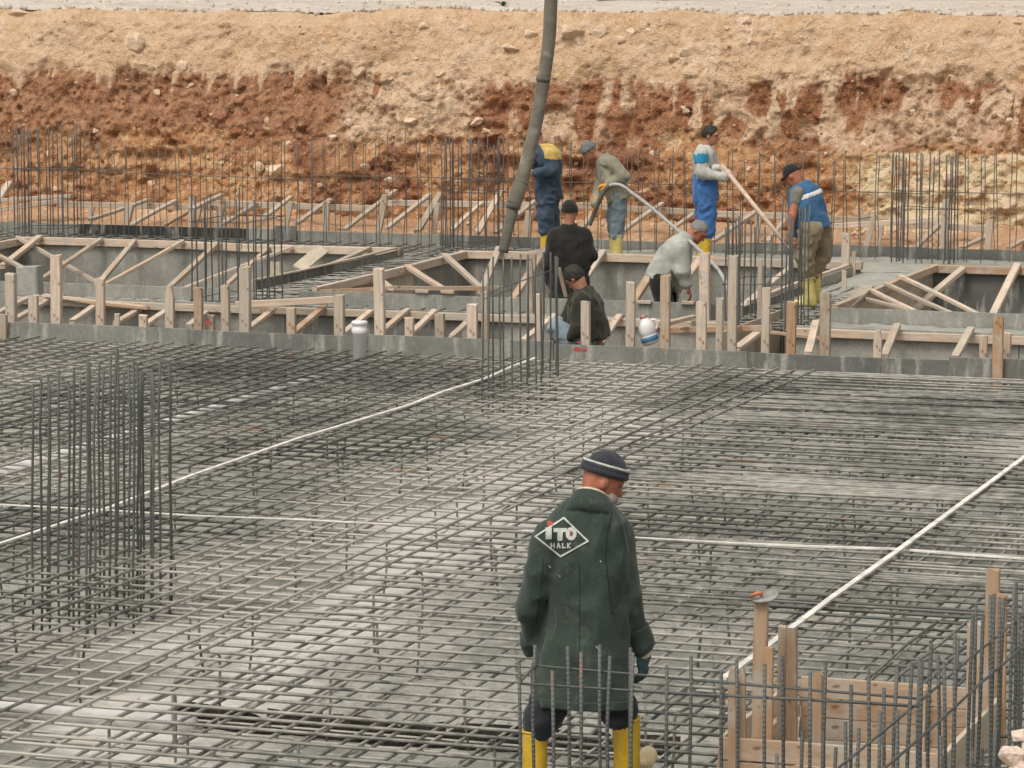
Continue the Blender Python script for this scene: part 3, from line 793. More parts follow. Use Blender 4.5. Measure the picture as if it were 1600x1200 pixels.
t = thing('footing_rebar', 'steel bars lying in the footing where the blue-vested man stands', 'rebar', G(-9.4, 36.5, 0))
for k in range(6):
    u = UB[2][0] + .09 + k * .14; bar('bar', G(u, 34.8, .05), G(u, 39.5, .05), S_FOOT, t)
for k in range(16):
    v = 34.9 + k * .24; bar('bar', G(UB[2][0] + .04, v, .065), G(UB[2][1] - .04, v, .065), S_FOOT, t)
t = thing('footing_rebar', 'steel bars lying in the near footing trough behind the edge board', 'rebar', G(-15, 35.3, 0))
for k in range(6):
    v = V_1F + .12 + k * .24; bar('bar', G(-24, v, .0), G(-9.9, v, .0), S_FOOT, t)
for k in range(48):
    u = -20.6 + k * .23; bar('bar', G(u, V_1F + .05, .018), G(u, V_1B - .05, .018), S_FOOT, t)

# starter bars of the wall in the near right corner: an L of two double rows
t = thing('wall_starter_bars', 'near row of upright bars with cross bars in front of the green-coated man', 'rebar row', G(-4.2, 14.5, 0))
VF, VB = 14.36, 14.70
fr = [(811, 1035), (863, 1048), (908, 1019), (953, 1025), (989, 1020), (1042, 1040), (1127, 1050), (1195, 1038), (1254, 1142), (1286, 1142), (1321, 1128), (1342, 1138), (1375, 1112), (1214, 1178), (1306, 1168), (1266, 1050), (1357, 1043)]
bk = [(836, 1008), (887, 1010), (937, 1008), (985, 1012), (1080, 1025), (1151, 1032), (1222, 1025), (1290, 1035), (1330, 1070), (1381, 1075), (1402, 1042)]
for L_, v in ((fr, VF), (bk, VB)):
    for px, py in L_:
        tp = QV(px, py, v); u_, _ = UV(tp)
        bar('bar', G(u_ + random.uniform(-.006, .006), v, -.4), tp, S_FRONT, t)
def zat(px, py, v): return QV(px, py, v)
for (a, b, v) in (((811, 1068), (1440, 1104), VF), ((836, 1040), (1440, 1092), VB)):
    p0, p1 = QV(a[0], a[1], v + .012), QV(b[0], b[1], v + .012)
    bar('bar', p0, p1, S_FRONTH, t)
wlink('link_bar', tube_mesh([QV(811, 1066, VF), QV(836, 1041, VB)], .008, 6), 'steel_rib', t)
t = thing('wall_starter_bars', 'near row of upright bars running back past the timber box on the right', 'rebar row', G(-3.1, 16, 0))
def QU(px, py, u):
    d = ray(px, py); return CAM + d * ((u - CAM.dot(A)) / d.dot(A))
UF, UBk = -3.02, -3.2
for L_, u in (([(1425, 1035), (1440, 1035), (1475, 1035), (1492, 990), (1520, 960), (1536, 962), (1553, 928), (1562, 934), (1585, 915), (1592, 960), (1455, 1006), (1470, 1150), (1556, 1140), (1535, 1170)], UF), ([(1437, 1028), (1466, 1024), (1497, 1000), (1525, 945), (1547, 930), (1569, 935), (1588, 910), (1600, 930), (1402, 1110)], UBk)):
    for px, py in L_:
        tp = QU(px, py, u); _, v_ = UV(tp)
        bar('bar', G(u + random.uniform(-.03, .03), v_ + random.uniform(-.06, .06), -.4), tp, S_FRONT, t)
for u, a, b in ((UF + .012, (1330, 1245), (1640, 978)), (UBk + .012, (1270, 1232), (1640, 930))):
    bar('bar', QU(a[0], a[1], u), QU(b[0], b[1], u), S_FRONTH, t)

# concrete splattered over the bars beside the green-coated man
ax_all = AXES[mat_top.name]
ax_A = [x for x in ax_all if abs((x[0].to_3x3() @ Vector((1, 0, 0))).dot(A)) > .9]
spots, ties = [], []
for k in range(60000):
    x = random.choice(ax_all); q = on_bar(x, random.random()); u, v = UV(q)
    if -8.3 < u < -4.9 and 16.5 < v < 24.5 and random.random() < math.exp(-((u + 6.9) / .8) ** 2 - ((v - 20.8) / 1.8) ** 2) * .35:
        spots.append((q + Vector((0, 0, random.uniform(-.004, .006))), random.uniform(.007, .017)))
for x in ax_A:
    for k in range(90):
        if random.random() < .45: continue
        q = on_bar(x, (k + .5) / 98); u, v = UV(q)
        if v < 25 and -12.5 < u < -2.5: ties.append((q + Vector((0, 0, .006)), random.uniform(.0065, .011)))
pebble_cloud('concrete_splatter', spots[:900], 'splat', 'lumps of wet concrete stuck to the mat bars left of the green-coated man')
pebble_cloud('tie_wire_knots', ties, 'steel_foot', 'dark tie wire knots at the bar crossings of the upper mat')
# ================================================================== FORMWORK
PX = 1 / 150.0
def px_size(n, pt): return n * (pt - CAM).length / FPX
def brace(parent, a, b, va, back, wpx=9, mat='wood', ext=1.25, za=None):
    """prop from the rail (pixel a, on the upright plane va) down to pixel b, standing `back` metres nearer the camera"""
    p = QV(a[0], a[1], va); q = QV(b[0], b[1], va - back)
    q = p + (q - p) * ext
    wd = px_size(wpx, p)
    return timber('brace', p, q, wd, wd * .62, mat, parent)
def stake(parent, px, ytop, wpx, v, zbot=-.55, mat='wood', point=False, lean=None):
    if mat == 'wood' and random.random() < .3: mat = 'wood_grey'
    tp = QV(px, ytop, v); u_, _ = UV(tp)
    wd = px_size(wpx, tp); ln = random.uniform(-.015, .015) if lean is None else lean
    bt = G(u_ + ln, v, zbot)
    return timber('stake', bt, tp, wd, wd * random.uniform(.5, .75), mat, parent, B, point)
def panel_run(parent, pts, zb, zt, mats, seglen=2.4, t=.021):
    """row of sheets from p to q (grid coords), each sheet its own part with a hairline joint"""
    (u0, v0), (u1, v1) = pts; L = math.hypot(u1 - u0, v1 - v0); n = max(1, round(L / seglen)); g = .004
    for k in range(n):
        a, b = k / n + g / L, (k + 1) / n - g / L
        dz = random.uniform(-.022, .008)
        panel('panel', G(u0 + (u1 - u0) * a, v0 + (v1 - v0) * a, zb), G(u0 + (u1 - u0) * b, v0 + (v1 - v0) * b, zb), zt - zb + dz, t, mats[k % len(mats)], parent)
def rail(parent, u0, u1, v, z, h=.075, t=.05, mat='wood', sl=3.4):
    x = u0
    while x < u1 - .2:
        e = min(u1, x + sl + random.uniform(-.5, .4))
        timber('rail', G(x, v, z + random.uniform(-.008, .008)), G(e - .012, v, z + random.uniform(-.012, .012)), t, h, mat, parent)
        x = e

# 1 edge board of the raft
f = thing('edge_formwork', 'long grey edge board closing the raft, with stakes and red paint marks', 'formwork', G(-12, V_B0, -.5))
panel_run(f, ((-20.5, V_B0), (-1.0, V_B0)), -.5, .138, ['ply_mid', 'ply', 'ply_mid', 'ply_dark', 'ply_mid', 'ply_mid', 'ply_dark'], 1.9, .024)
VS = V_B0 + .22
for a in [(17, 428, 16), (52, 461, 15), (88, 398, 17), (157, 435, 14), (310, 450, 13), (352, 447, 13), (383, 417, 17), (455, 482, 14), (530, 460, 16), (592, 420, 16), (640, 497, 14),
          (687, 491, 15), (738, 475, 16), (757, 456, 10), (842, 460, 10), (915, 472, 14), (986, 441, 14), (1040, 430, 15), (1096, 472, 16), (1125, 466, 11), (1146, 400, 14),
          (1198, 450, 13), (1290, 458, 16), (1372, 515, 13, True), (1537, 525, 12), (183, 491, 8), (224, 493, 13), (265, 447, 14, True), (328, 492, 14)]:
    stake(f, a[0], a[1], a[2], VS + random.uniform(-.1, .12), -.5, 'wood', len(a) > 3)
stake(f, 1237, 472, 15, VS + .15, -.5, 'wood_orange'); stake(f, 1560, 495, 16, V_B0 - .06, -.2, 'wood_orange'); stake(f, 1573, 520, 14, VS, -.5)
stake(f, 5, 492, 13, V_B0 - .05, -.2, 'wood_grey')
for (px, py, s) in ((325, 504, 6), (330, 525, 7), (906, 535, 5), (902, 546, 8), (914, 547, 6)):      # red paint dabs on the board
    q = QV(px, py, V_B0 - .0135); r_ = px_size(s, q)
    n_ = 14; vs_ = [(0, 0, 0)] + [(r_ * math.cos(2 * math.pi * k / n_) * random.uniform(.5, 1.15), 0, r_ * .55 * math.sin(2 * math.pi * k / n_) * random.uniform(.5, 1.2)) for k in range(n_)]
    me = mesh('paint_mark', vs_, [(0, 1 + k, 1 + (k + 1) % n_) for k in range(n_)])
    link('paint_mark', me, M['red_paint'], Matrix.Translation(q) @ GRID, f)

# 2 near footing formwork
f = thing('footing_formwork', 'near footing formwork with timber rail and short props behind the edge board', 'formwork', G(-14, V_1F, -.5))
panel_run(f, ((-24.5, V_1F), (UB[2][0] + .3, V_1F)), -.5, Z_TOP, ['ply', 'ply_dark', 'ply'], 2.4)
panel_run(f, ((UB[2][1] + .05, V_1F), (-2.0, V_1F)), -.5, Z_TOP - .02, ['ply', 'ply'], 2.4)
for k in range(len(UB) - 1):
    panel_run(f, ((UB[k][1], V_1B), (UB[k + 1][0], V_1B)), -.6, Z_TOP, ['ply', 'ply', 'ply_dark'] if k != 1 else ['ply', 'ply'], 2.2)
panel_run(f, ((-25.5, V_1B), (UB[0][0], V_1B)), -.6, Z_TOP, ['ply'], 2.2)
rail(f, -23.5, -18.0, V_1F - .045, .105, .08); rail(f, -17.8, UB[2][0] + .2, V_1F - .045, .10, .08); rail(f, UB[2][1] + .02, -2.0, V_1F - .045, .075, .085)
for a, b in [((46, 465), (0, 488)), ((78, 467), (32, 494)), ((150, 476), (120, 497)), ((217, 484), (188, 501)), ((266, 482), (236, 502)), ((322, 488), (300, 505)), ((425, 485), (395, 508)),
             ((580, 486), (545, 514)), ((637, 484), (600, 516)), ((679, 486), (645, 518)), ((735, 498), (712, 520)), ((868, 492), (828, 524)), ((968, 493), (945, 528)), ((1275, 503), (1265, 543)),
             ((1402, 508), (1386, 547)), ((1517, 514), (1497, 550)), ((1085, 495), (1045, 505))]:
    brace(f, a, b, V_1F - .05, .75, 10 if a[0] < 1200 else 12)
brace(f, (506, 480), (470, 511), V_1F - .05, .75, 11, 'wood_orange')
timber('plank', QV(68, 461, V_1F - .1), QV(228, 480, V_1F - .16), .09, .03, 'wood', f); timber('plank', QV(120, 470, V_1F - .13), QV(232, 482, V_1F - .2), .05, .03, 'wood_orange', f)
timber('plank', QV(368, 476, V_1F - .2), QV(522, 468, V_1F - .2), .05, .075, 'wood', f)
timber('plank', QV(1205, 519, V_1F - .5), QV(1281, 529, V_1F - .5), .05, .03, 'wood', f)
timber('plank', QV(1040, 516, V_1F - .3), QV(1205, 512, V_1F - .3), .04, .06, 'wood_orange', f)
timber('brace', QV(1195, 512, V_1F - .1), QV(1150, 545, V_1F - .9), .09, .04, 'wood', f)
panel('panel', G(-9.42, V_1F - 1.0, -.45), G(-9.42, V_1B - .1, -.45), .60, .02, 'ply_light', f)
for px, py in ((1007, 472), (1075, 473), (700, 456), (660, 455)):
    q = QV(px, py, V_1B - .02); timber('offcut', q - A * .07, q + A * .07, .05, .035, 'wood_grey', f)
stake(f, 46, 416, 36, V_1B - .35, -.3, 'ply'); stake(f, 53, 428, 9, V_1B - .42, -.3)
stake(f, 1101, 396, 16, V_1B - .15, -.3); stake(f, 828, 408, 10, V_1B - .1, -.3, 'wood_grey'); stake(f, 1188, 405, 7, V_1B - .6, -.3, 'wood_grey')

# 3 far footing formwork, front face
f = thing('footing_formwork', 'far footing front form with pale top rail and long props down into the pits', 'formwork', G(-15, V_2F, -.6))
for k in range(len(UB) - 1):
    mats = (['ply'], ['ply', 'ply', 'ply_dark'], ['ply_dark'])[k]
    panel_run(f, ((UB[k][1], V_2F), (UB[k + 1][0], V_2F)), -.66, Z_TOP, mats, 2.3)
    rail(f, UB[k][1] - .04, UB[k + 1][0] + .04, V_2F - .05, Z_TOP - .045, .10, .06, 'wood', 3.6)
panel_run(f, ((-26, V_2F), (UB[0][0], V_2F)), -.66, Z_TOP, ['ply'], 2.3)
for a, b, w_ in [((62, 370), (15, 407), 10), ((158, 374), (62, 438), 9), ((210, 376), (158, 438), 9), ((286, 377), (170, 441), 8), ((340, 380), (268, 446), 10), ((420, 388), (358, 442), 8), ((458, 386), (300, 446), 8),
                 ((576, 388), (532, 408), 9), ((780, 387), (755, 448), 11), ((851, 389), (806, 460), 11), ((942, 393), (905, 450), 11), ((1034, 402), (990, 472), 13), ((1098, 402), (1050, 460), 13), ((1236, 418), (1160, 480), 11), ((1236, 440), (1150, 500), 11), ((1590, 414), (1552, 492), 12)]:
    brace(f, a, b, V_2F - .09, 1.0, w_)
brace(f, (1505, 420), (1428, 484), V_2F - .09, 1.0, 12, 'wood_grey')
timber('board', QV(505, 388, V_2F - .1), QV(466, 420, V_2F - .7), .17, .02, 'ply_light', f, B)
timber('board', QV(1196, 415, V_2F - 2.4), QV(1196, 475, V_2F - 2.4), .12, .03, 'ply_dark', f, B)
timber('board', QV(430, 410, V_2F - 2.0), QV(430, 470, V_2F - 2.0), .13, .02, 'ply_light', f, B)

# 4 far footing back face with the props against the bank
f = thing('footing_formwork', 'low dark back form at the foot of the bank, propped by weathered timbers', 'formwork', G(-15, V_2B, -.3))
ul = [-26, -22.6, -19.35, -18.9, -16.6, -14.2, -11.8, -9.5, -7.0, -4]
ml = ['ply', 'ply_black', 'ply', 'ply', 'ply_dark', 'ply', 'ply_dark', 'ply_dark', 'ply']
x_black0, x_black1 = UV(QV(124, 355, V_2B))[0], UV(QV(386, 360, V_2B))[0]
ul[1], ul[2] = x_black0, x_black1; ul[3] = UV(QV(425, 360, V_2B))[0]; ul[4] = UV(QV(470, 360, V_2B))[0] + 2
for a, b, mname in zip(ul[:-1], ul[1:], ml):
    panel('panel', G(a + .004, V_2B, -.35), G(b - .004, V_2B, -.35), .35 + Z_TOP + random.uniform(-.012, .012), .022, mname, f)
q = QV(446, 362, V_2B - .05); u_, _ = UV(q); panel('panel', G(u_ - .16, V_2B - .04, -.1), G(u_ + .16, V_2B - .04, -.1), .33, .02, 'ply_dark', f)
VR = 45.3
for x0, y0, x1, y1 in [(90, 319, 330, 324), (328, 317, 600, 326), (598, 317, 905, 322), (905, 321, 1090, 332), (1085, 334, 1232, 338), (1290, 342, 1420, 348), (1408, 350, 1545, 358)]:
    timber('rail', QV(x0, y0, VR), QV(x1, y1, VR + .02), .05, .085, 'wood_grey', f)
for a, b, w_ in [((232, 312), (140, 343), 8), ((274, 314), (206, 351), 8), ((318, 317), (258, 351), 8), ((346, 305), (298, 328), 9), ((454, 308), (412, 340), 8), ((516, 312), (464, 349), 8), ((618, 298), (538, 359), 8),
                 ((672, 304), (604, 357), 8), ((688, 302), (652, 362), 10), ((752, 318), (706, 360), 7), ((782, 300), (746, 364), 9), ((836, 314), (774, 364), 8), ((1035, 318), (970, 364), 8), ((1084, 334), (1048, 360), 7),
                 ((1182, 330), (1112, 378), 9), ((1226, 344), (1198, 378), 8), ((1480, 340), (1430, 388), 8), ((1542, 370), (1502, 388), 8), ((1602, 374), (1576, 388), 8), ((400, 318), (345, 352), 8), ((930, 330), (905, 362), 8)]:
    p, q2 = QV(a[0], a[1], VR - .04), QV(b[0], b[1], V_2B + .06)
    wd = px_size(w_, p); timber('brace', p, q2, wd, wd * .6, random.choice(('wood', 'wood_grey', 'wood_grey')), f)
for px, py, w_, m_ in [(204, 318, 13, 'wood_grey'), (300, 308, 9, 'wood_grey'), (312, 320, 10, 'wood_grey'), (510, 316, 10, 'wood_grey'), (602, 304, 10, 'wood'), (684, 318, 8, 'wood_grey'), (828, 330, 12, 'wood_grey'), (1366, 336, 9, 'wood_grey'), (1378, 352, 7, 'wood_grey'),
                       (1478, 312, 10, 'wood_grey'), (1547, 342, 10, 'wood_grey'), (145, 322, 8, 'wood_grey'), (455, 315, 8, 'wood_grey'), (1186, 335, 9, 'wood_grey'), (346, 322, 11, 'wood_grey')]:
    stake(f, px, py, w_, V_2B + random.uniform(.5, 1.2), -.15, m_, lean=random.uniform(-.16, .0))
timber('plank', QV(1, 313, VR - .3), QV(112, 306, VR - .3), .12, .05, 'wood', f); timber('plank', QV(-20, 330, VR - .7), QV(105, 312, VR - .3), .05, .06, 'wood_grey', f); timber('plank', QV(15, 285, VR), QV(-8, 320, VR - .4), .1, .05, 'wood_grey', f)
timber('plank', QV(1290, 354, VR - .3), QV(1478, 342, VR - .3), .06, .07, 'wood', f); timber('plank', QV(1340, 340, VR), QV(1366, 334, VR), .05, .05, 'wood_grey', f)

# 5 sloping footings that run away from the camera
f = thing('footing_formwork', 'form boards of the sloping footing left of centre, propped into the triangular pit', 'formwork', G(-15.4, 38.5, -.6))
(ua, ub) = UB[1]
panel_run(f, ((ua, V_1B + .8), (ua, V_2F + .15)), -.6, Z_TOP, ['ply_dark', 'ply'], 2.6); panel_run(f, ((ub, V_1B - .02), (ub, V_2F)), -.62, Z_TOP - .01, ['ply', 'ply_light'], 2.0)
timber('rail', G(ub + .05, V_1B + .3, Z_TOP - .05), G(ub + .05, V_2F - .02, Z_TOP - .05), .06, .10, 'wood', f)
timber('rail', G(ua + .005, V_1B + .7, Z_TOP + .012), G(ua + .005, V_2F - .1, Z_TOP + .012), .05, .02, 'wood', f)
def brace_u(parent, a, b, ua_, right, wpx, mat='wood', ext=1.15):
    p = QU(a[0], a[1], ua_); q = QU(b[0], b[1], ua_ + right); q = p + (q - p) * ext
    wd = px_size(wpx, p); return timber('brace', p, q, wd, wd * .62, mat, parent)
for a, b in (((636, 416), (685, 447)), ((694, 398), (747, 447)), ((592, 436), (608, 449))): brace_u(f, a, b, ub + .08, .7, 10)
timber('lath', QU(598, 450, ub + .8), QU(786, 450, ub + 1.9), .03, .05, 'wood', f)
timber('lath', QU(500, 456, ub + .1), QU(600, 452, ub + .9), .03, .05, 'wood', f)
f = thing('footing_formwork', 'form boards and fanned props of the partly poured footing on the right', 'formwork', G(-9.4, 39, -.6))
(ua, ub) = UB[2]
panel_run(f, ((ua, V_1B + .02), (ua, V_2F - .35)), -.6, Z_TOP, ['ply_dark', 'ply'], 2.6); panel_run(f, ((ub, V_1B + .02), (ub, V_2F)), -.62, Z_TOP - .01, ['ply_light', 'ply_light'], 2.3)
timber('rail', G(ub + .05, V_1B + .3, Z_TOP - .04), G(ub + .05, V_2F + .05, Z_TOP - .04), .06, .085, 'wood', f)
timber('rail', G(ua - .045, V_1B + .4, Z_TOP - .03), G(ua - .045, V_2F - .2, Z_TOP - .03), .05, .085, 'wood', f)
for a, b, r_ in (((1405, 431), (1515, 485), 1.1), ((1384, 443), (1476, 485), 1.0), ((1360, 453), (1422, 483), .8), ((1352, 467), (1412, 483), .7)): brace_u(f, a, b, ub + .08, r_, 8, 'wood', 1.1)
timber('plank', QU(1356, 448, ub + .02), QU(1318, 484, ub + .02), .14, .04, 'wood', f)
stake(f, 1322, 364, 13, V_2F - .5, -.2); stake(f, 1334, 392, 6, V_2F - .45, -.2); stake(f, 1319, 423, 7, V_1B + 3.2, -.2)
f = thing('footing_formwork', 'form boards and crossed props of the footing at the left border', 'formwork', G(-21.5, 38.5, -.6))
(ua, ub) = UB[0]
panel_run(f, ((ub, V_1B + .02), (ub, V_2F)), -.62, Z_TOP, ['ply_dark', 'ply'], 2.3); panel_run(f, ((ua, V_1B), (ua, V_2F)), -.6, Z_TOP, ['ply'], 2.3)
timber('rail', G(ub + .05, V_1B + .2, Z_TOP - .05), G(ub + .05, V_2F, Z_TOP - .05), .06, .10, 'wood', f)
for a, b, w_ in (((28, 371), (150, 440), 8), ((-5, 398), (48, 426), 8)): brace_u(f, a, b, ub + .08, 1.2, w_, 'wood_grey')
f = thing('footing_formwork', 'plain form boards of the footing beyond the right border', 'formwork', G(-3.3, 38.5, -.6))
(ua, ub) = UB[3]
panel_run(f, ((ua, V_1B), (ua, V_2F)), -.6, Z_TOP, ['ply_dark'], 2.6); panel_run(f, ((ub, V_1B), (ub, V_2F)), -.62, Z_TOP, ['ply'], 2.3)

# 6 timber box in the right foreground
f = thing('box_formwork', 'square timber box with tall rough stakes standing in the mat at lower right', 'formwork', G(-4.0, 17.0, -.45))
u0, u1, v0, v1 = BOX; zt = .15; t_ = .025
for (pa, pb, zt0) in ((G(u0, v0), G(u1, v0), .15), (G(u1, v0 + .03), G(u1, v1), .15), (G(u0, v0 + .03), G(u0, v1), .145), (G(u0 + .03, v1), G(u1 - .03, v1), .16)):
    z = zt0
    for hh in (.115, .10, .12, .09, .11):
        off = Vector((0, 0, z - hh)); panel('board', pa + off, pb + off, hh - .006, t_ + random.uniform(-.004, .004), random.choice(('wood_box', 'ply_light', 'wood_box')), f); z -= hh
timber('cross_batten', G(u0 + .35, v0 + .12, -.02), G(u1 - .05, v0 + .12, -.02), .05, .05, 'wood', f)
timber('cross_batten', G(u0 + .03, v0 + .3, .0), G(u0 + .03, v1 - .1, .0), .04, .07, 'wood_grey', f)
for px, py, wpx, dv, m_, pt in [(1145, 1042, 13, -.045, 'wood_box', True), (1160, 1045, 11, .02, 'wood_box', True), (1190, 938, 22, .06, 'wood_box', False), (1202, 1012, 13, .04, 'wood_orange', False), (1223, 980, 13, .28, 'wood_box', False), (1237, 984, 17, .26, 'wood_box', False),
                                 (1278, 1054, 15, v1 - v0 - .25, 'wood_box', False), (1552, 890, 21, v1 - v0 - .1, 'wood_box', False), (1566, 928, 14, v1 - v0 - .14, 'wood_orange', False), (1523, 976, 22, v1 - v0 - .5, 'wood_box', False), (1440, 1078, 14, v1 - v0 - .06, 'wood_box', False)]:
    stake(f, px, py, wpx, v0 + dv, -.4, m_, pt, random.uniform(-.01, .01))
# ================================================================== LOOSE THINGS
def batten(name, label, pts, w_=.045, h_=.022, mat='white_strip', cat='batten', group=None):
    """flat strip following the points (world), lying on top of the mat"""
    vs, fs = [], []; n = len(pts)
    for i, p in enumerate(pts):
        d = (pts[min(i + 1, n - 1)] - pts[max(i - 1, 0)]); d.z = 0; d.normalize(); s = Vector((d.y, -d.x, 0)) * w_ / 2
        for q in (p - s, p + s, p + s + Vector((0, 0, h_)), p - s + Vector((0, 0, h_))): vs.append(q)
    for i in range(n - 1):
        for j in range(4):
            a, b = i * 4 + j, i * 4 + (j + 1) % 4; fs.append((a, b, b + 4, a + 4))
    fs += [(3, 2, 1, 0), (n * 4 - 4, n * 4 - 3, n * 4 - 2, n * 4 - 1)]
    o = wlink(name, mesh(name, vs, fs), mat); return setp(o, label, cat, group)
def wob(a, b, n, amp):
    ph = random.uniform(0, 6)
    side = Vector(((b - a).y, -(b - a).x, 0)).normalized()
    return [a + (b - a) * (i / n) + side * amp * math.sin(ph + i * 1.1) * (0 if i in (0, n) else 1) for i in range(n + 1)]
zs, zl = .013, -.0235
batten('screed_batten', 'white batten running diagonally over the mat behind the left column bars', [P(-60, 871, zs), P(0, 851, zs), P(170, 795, zs), P(300, 744, zs), P(470, 685, zs), P(640, 634, zs), P(690, 614, zs), P(760, 592, zs), P(800, 574, zs), P(838, 560, zs)], .034, .013)
batten('screed_batten', 'white batten running diagonally across the mat toward the timber box', [P(1660, 671, zs), P(1600, 716, zs), P(1500, 790, zs), P(1400, 864, zs), P(1300, 935, zs), P(1225, 992, zs), P(1130, 1062, zs)], .040, .013)
batten('screed_batten', 'thin white batten lying across the mat at the left', [P(-60, 785, zs), P(0, 789, zs), P(160, 797, zs), P(300, 806, zs), P(460, 812, zs), P(612, 820, zs)], .022, .007)
batten('screed_batten', 'white batten lying across the mat from behind the green-coated man to the right border', [P(740, 824, zl), P(820, 829, zl), P(1000, 842, zl), P(1150, 850, zl), P(1300, 856, zl), P(1400, 859, zl), P(1500, 867, zl), P(1660, 878, zl)], .034, .011)
def cyl_between(p, q, r, seg=16): return tube_mesh([p, p + (q - p) * .5, q], r, seg)
# pipe under the mat, with a standing capped stub at its end
pu, pv = UV(P(562, 560, -.02))
pipe = thing('drain_pipe', 'white plastic pipe under the mat with a capped upright end near the edge board', 'pipe', G(pu, pv, -.14))
zz = -.11
wlink('pipe', cyl_between(G(pu, pv - .05, zz), G(pu - .08, 23.8, zz), .058), 'pvc_shade', pipe)
sm = lathe([(.066, -.17), (.066, .22), (.075, .225), (.078, .24), (.078, .275), (.070, .285), (.070, .31), (.079, .315), (.080, .335), (.074, .347), (.02, .349)], 24)
link('stub', sm, M['pvc'], Matrix.Translation(G(pu, pv, 0)), pipe)
p0 = P(-40, 1100, -.38); _, v0_ = UV(p0)
o = wlink('drain_pipe', tube_mesh([G(-13, v0_, -.385), G(-10, v0_ + .01, -.385), G(-8.4, v0_, -.39), G(-8.1, v0_, -.41)], [.06, .06, .06, .056], 18), 'pvc_shade')
setp(o, 'fat white plastic pipe lying on the floor beneath the mat at lower left', 'pipe')

# concrete pump hose coming down from above
hp = [(885, -1500, 43.0), (872, -420, 43.3), (868, -120, 43.35), (861, 0, 43.4), (858, 60, 43.4), (850, 120, 43.4), (838, 190, 43.35), (826, 240, 43.3), (813, 290, 43.2), (803, 318, 43.15)]
hose = thing('pump_hose', 'thick grey concrete pump hose hanging down in front of the bank', 'hose', Q(786, 392, 42.9))
wlink('hose_tube', tube_mesh(smooth_path([Q(*a) for a in hp], 6), .082, 18), 'hose', hose)
wlink('sleeve', tube_mesh(smooth_path([Q(813, 288, 43.2), Q(808, 304, 43.16), Q(802, 320, 43.12)], 4), .092, 18), 'hose', hose)
wlink('discharge_tip', tube_mesh(smooth_path([Q(803, 314, 43.13), Q(799, 335, 43.1), Q(793, 362, 43.0), Q(786, 394, 42.95)], 5), [.07] * 8 + [.062] * 8, 16), 'hose_tip', hose)
for px, py, Y in ((814, 286, 43.2), (802, 321, 43.12), (849, 124, 43.4)):
    q0, q1 = Q(px + 1, py - 4, Y), Q(px - 1, py + 4, Y); wlink('clamp', tube_mesh([q0, (q0 + q1) / 2, q1], .089, 18), 'hose_tip', hose)
# vibrator hose
vb = [(921, 352, 43.7), (928, 334, 43.68), (937, 313, 43.6), (945, 297, 43.55), (953, 290, 43.5), (964, 288, 43.45), (975, 292, 43.4), (987, 301, 43.3), (1010, 318, 42.6), (1045, 348, 41.2), (1075, 374, 39.0), (1100, 398, 37.9), (1121, 420, 37.4), (1134, 442, 37.2), (1142, 462, 37.1)]
vh = thing('vibrator_hose', 'long grey vibrator hose gripped by the man in the grey knit cap', 'hose', Q(1142, 462, 37.1)); vp = smooth_path([Q(*a) for a in vb], 5)
wlink('poker_handle', tube_mesh(vp[:21], .028, 12), 'hose_tip', vh); wlink('hose_tube', tube_mesh(vp[19:], .021, 12), 'grey_hose', vh)
# wooden pole
a, b = Q(1128, 258, 43.0), Q(1234, 388, 42.2)
o = wlink('pole', tube_mesh([a, a + (b - a) * .5 - Vector((0, 0, .01)), b], [.026, .028, .027], 10), 'wood'); setp(o, 'long pale wooden pole held by the man in blue overalls', 'pole')
# jug behind the edge board
q = QV(1012, 519, V_B0 + .45)
jug = thing('water_jug', 'white plastic jug with a blue band tilted behind the edge board', 'jug', q)
Rj = Matrix.Translation(q + Vector((0, 0, .0))) @ Matrix.Rotation(math.radians(-18), 4, 'Y') @ Matrix.Scale(.86, 4)
link('body', lathe([(.075, -.14), (.095, -.12), (.098, -.04), (.092, -.03), (.098, -.02), (.102, .02), (.10, .07), (.085, .11), (.055, .145), (.03, .165), (.028, .175)], 22), M['pvc'], Rj, jug)
M['blue_band'] = mk_plain('blue_label', (.04, .16, .30), (.10, .22, .34), .5, .4); M['pink_cap'] = mk_plain('pink_cap', (.62, .32, .28), None, .5, .4)
link('label_band', lathe([(.0995, -.10), (.1015, -.098), (.1015, -.046), (.0995, -.044)], 22), M['blue_band'], Rj, jug)
link('cap', lathe([(.034, .168), (.036, .17), (.036, .20), (.03, .206), (.01, .208)], 16), M['pink_cap'], Rj, jug)
link('handle', tube_mesh(smooth_path([(.07, 0, .12), (.12, 0, .11), (.135, 0, .05), (.10, 0, .0)], 4), .014, 8), M['pvc'], Rj, jug)
# cream bottle lying by the boots
M['cream'] = mk_plain('cream_plastic', (.72, .58, .36), (.62, .48, .28), .5, .35, 12, 0)
c0, c1 = P(1014, 1178, .06), P(985, 1230, .05)
m_, L_ = frame(c0, c1); bt = lathe([(.006, -.018), (.028, -.01), (.043, .012), (.046, .03), (.046, .14), (.042, .16), (.02, .18), (.014, .2), (.014, .215)], 20)
bt.transform(Matrix.Rotation(math.pi / 2, 4, 'Y')); o = link('bottle', bt, M['cream'], m_); setp(o, 'cream rounded plastic bottle lying beside the yellow boots', 'bottle')
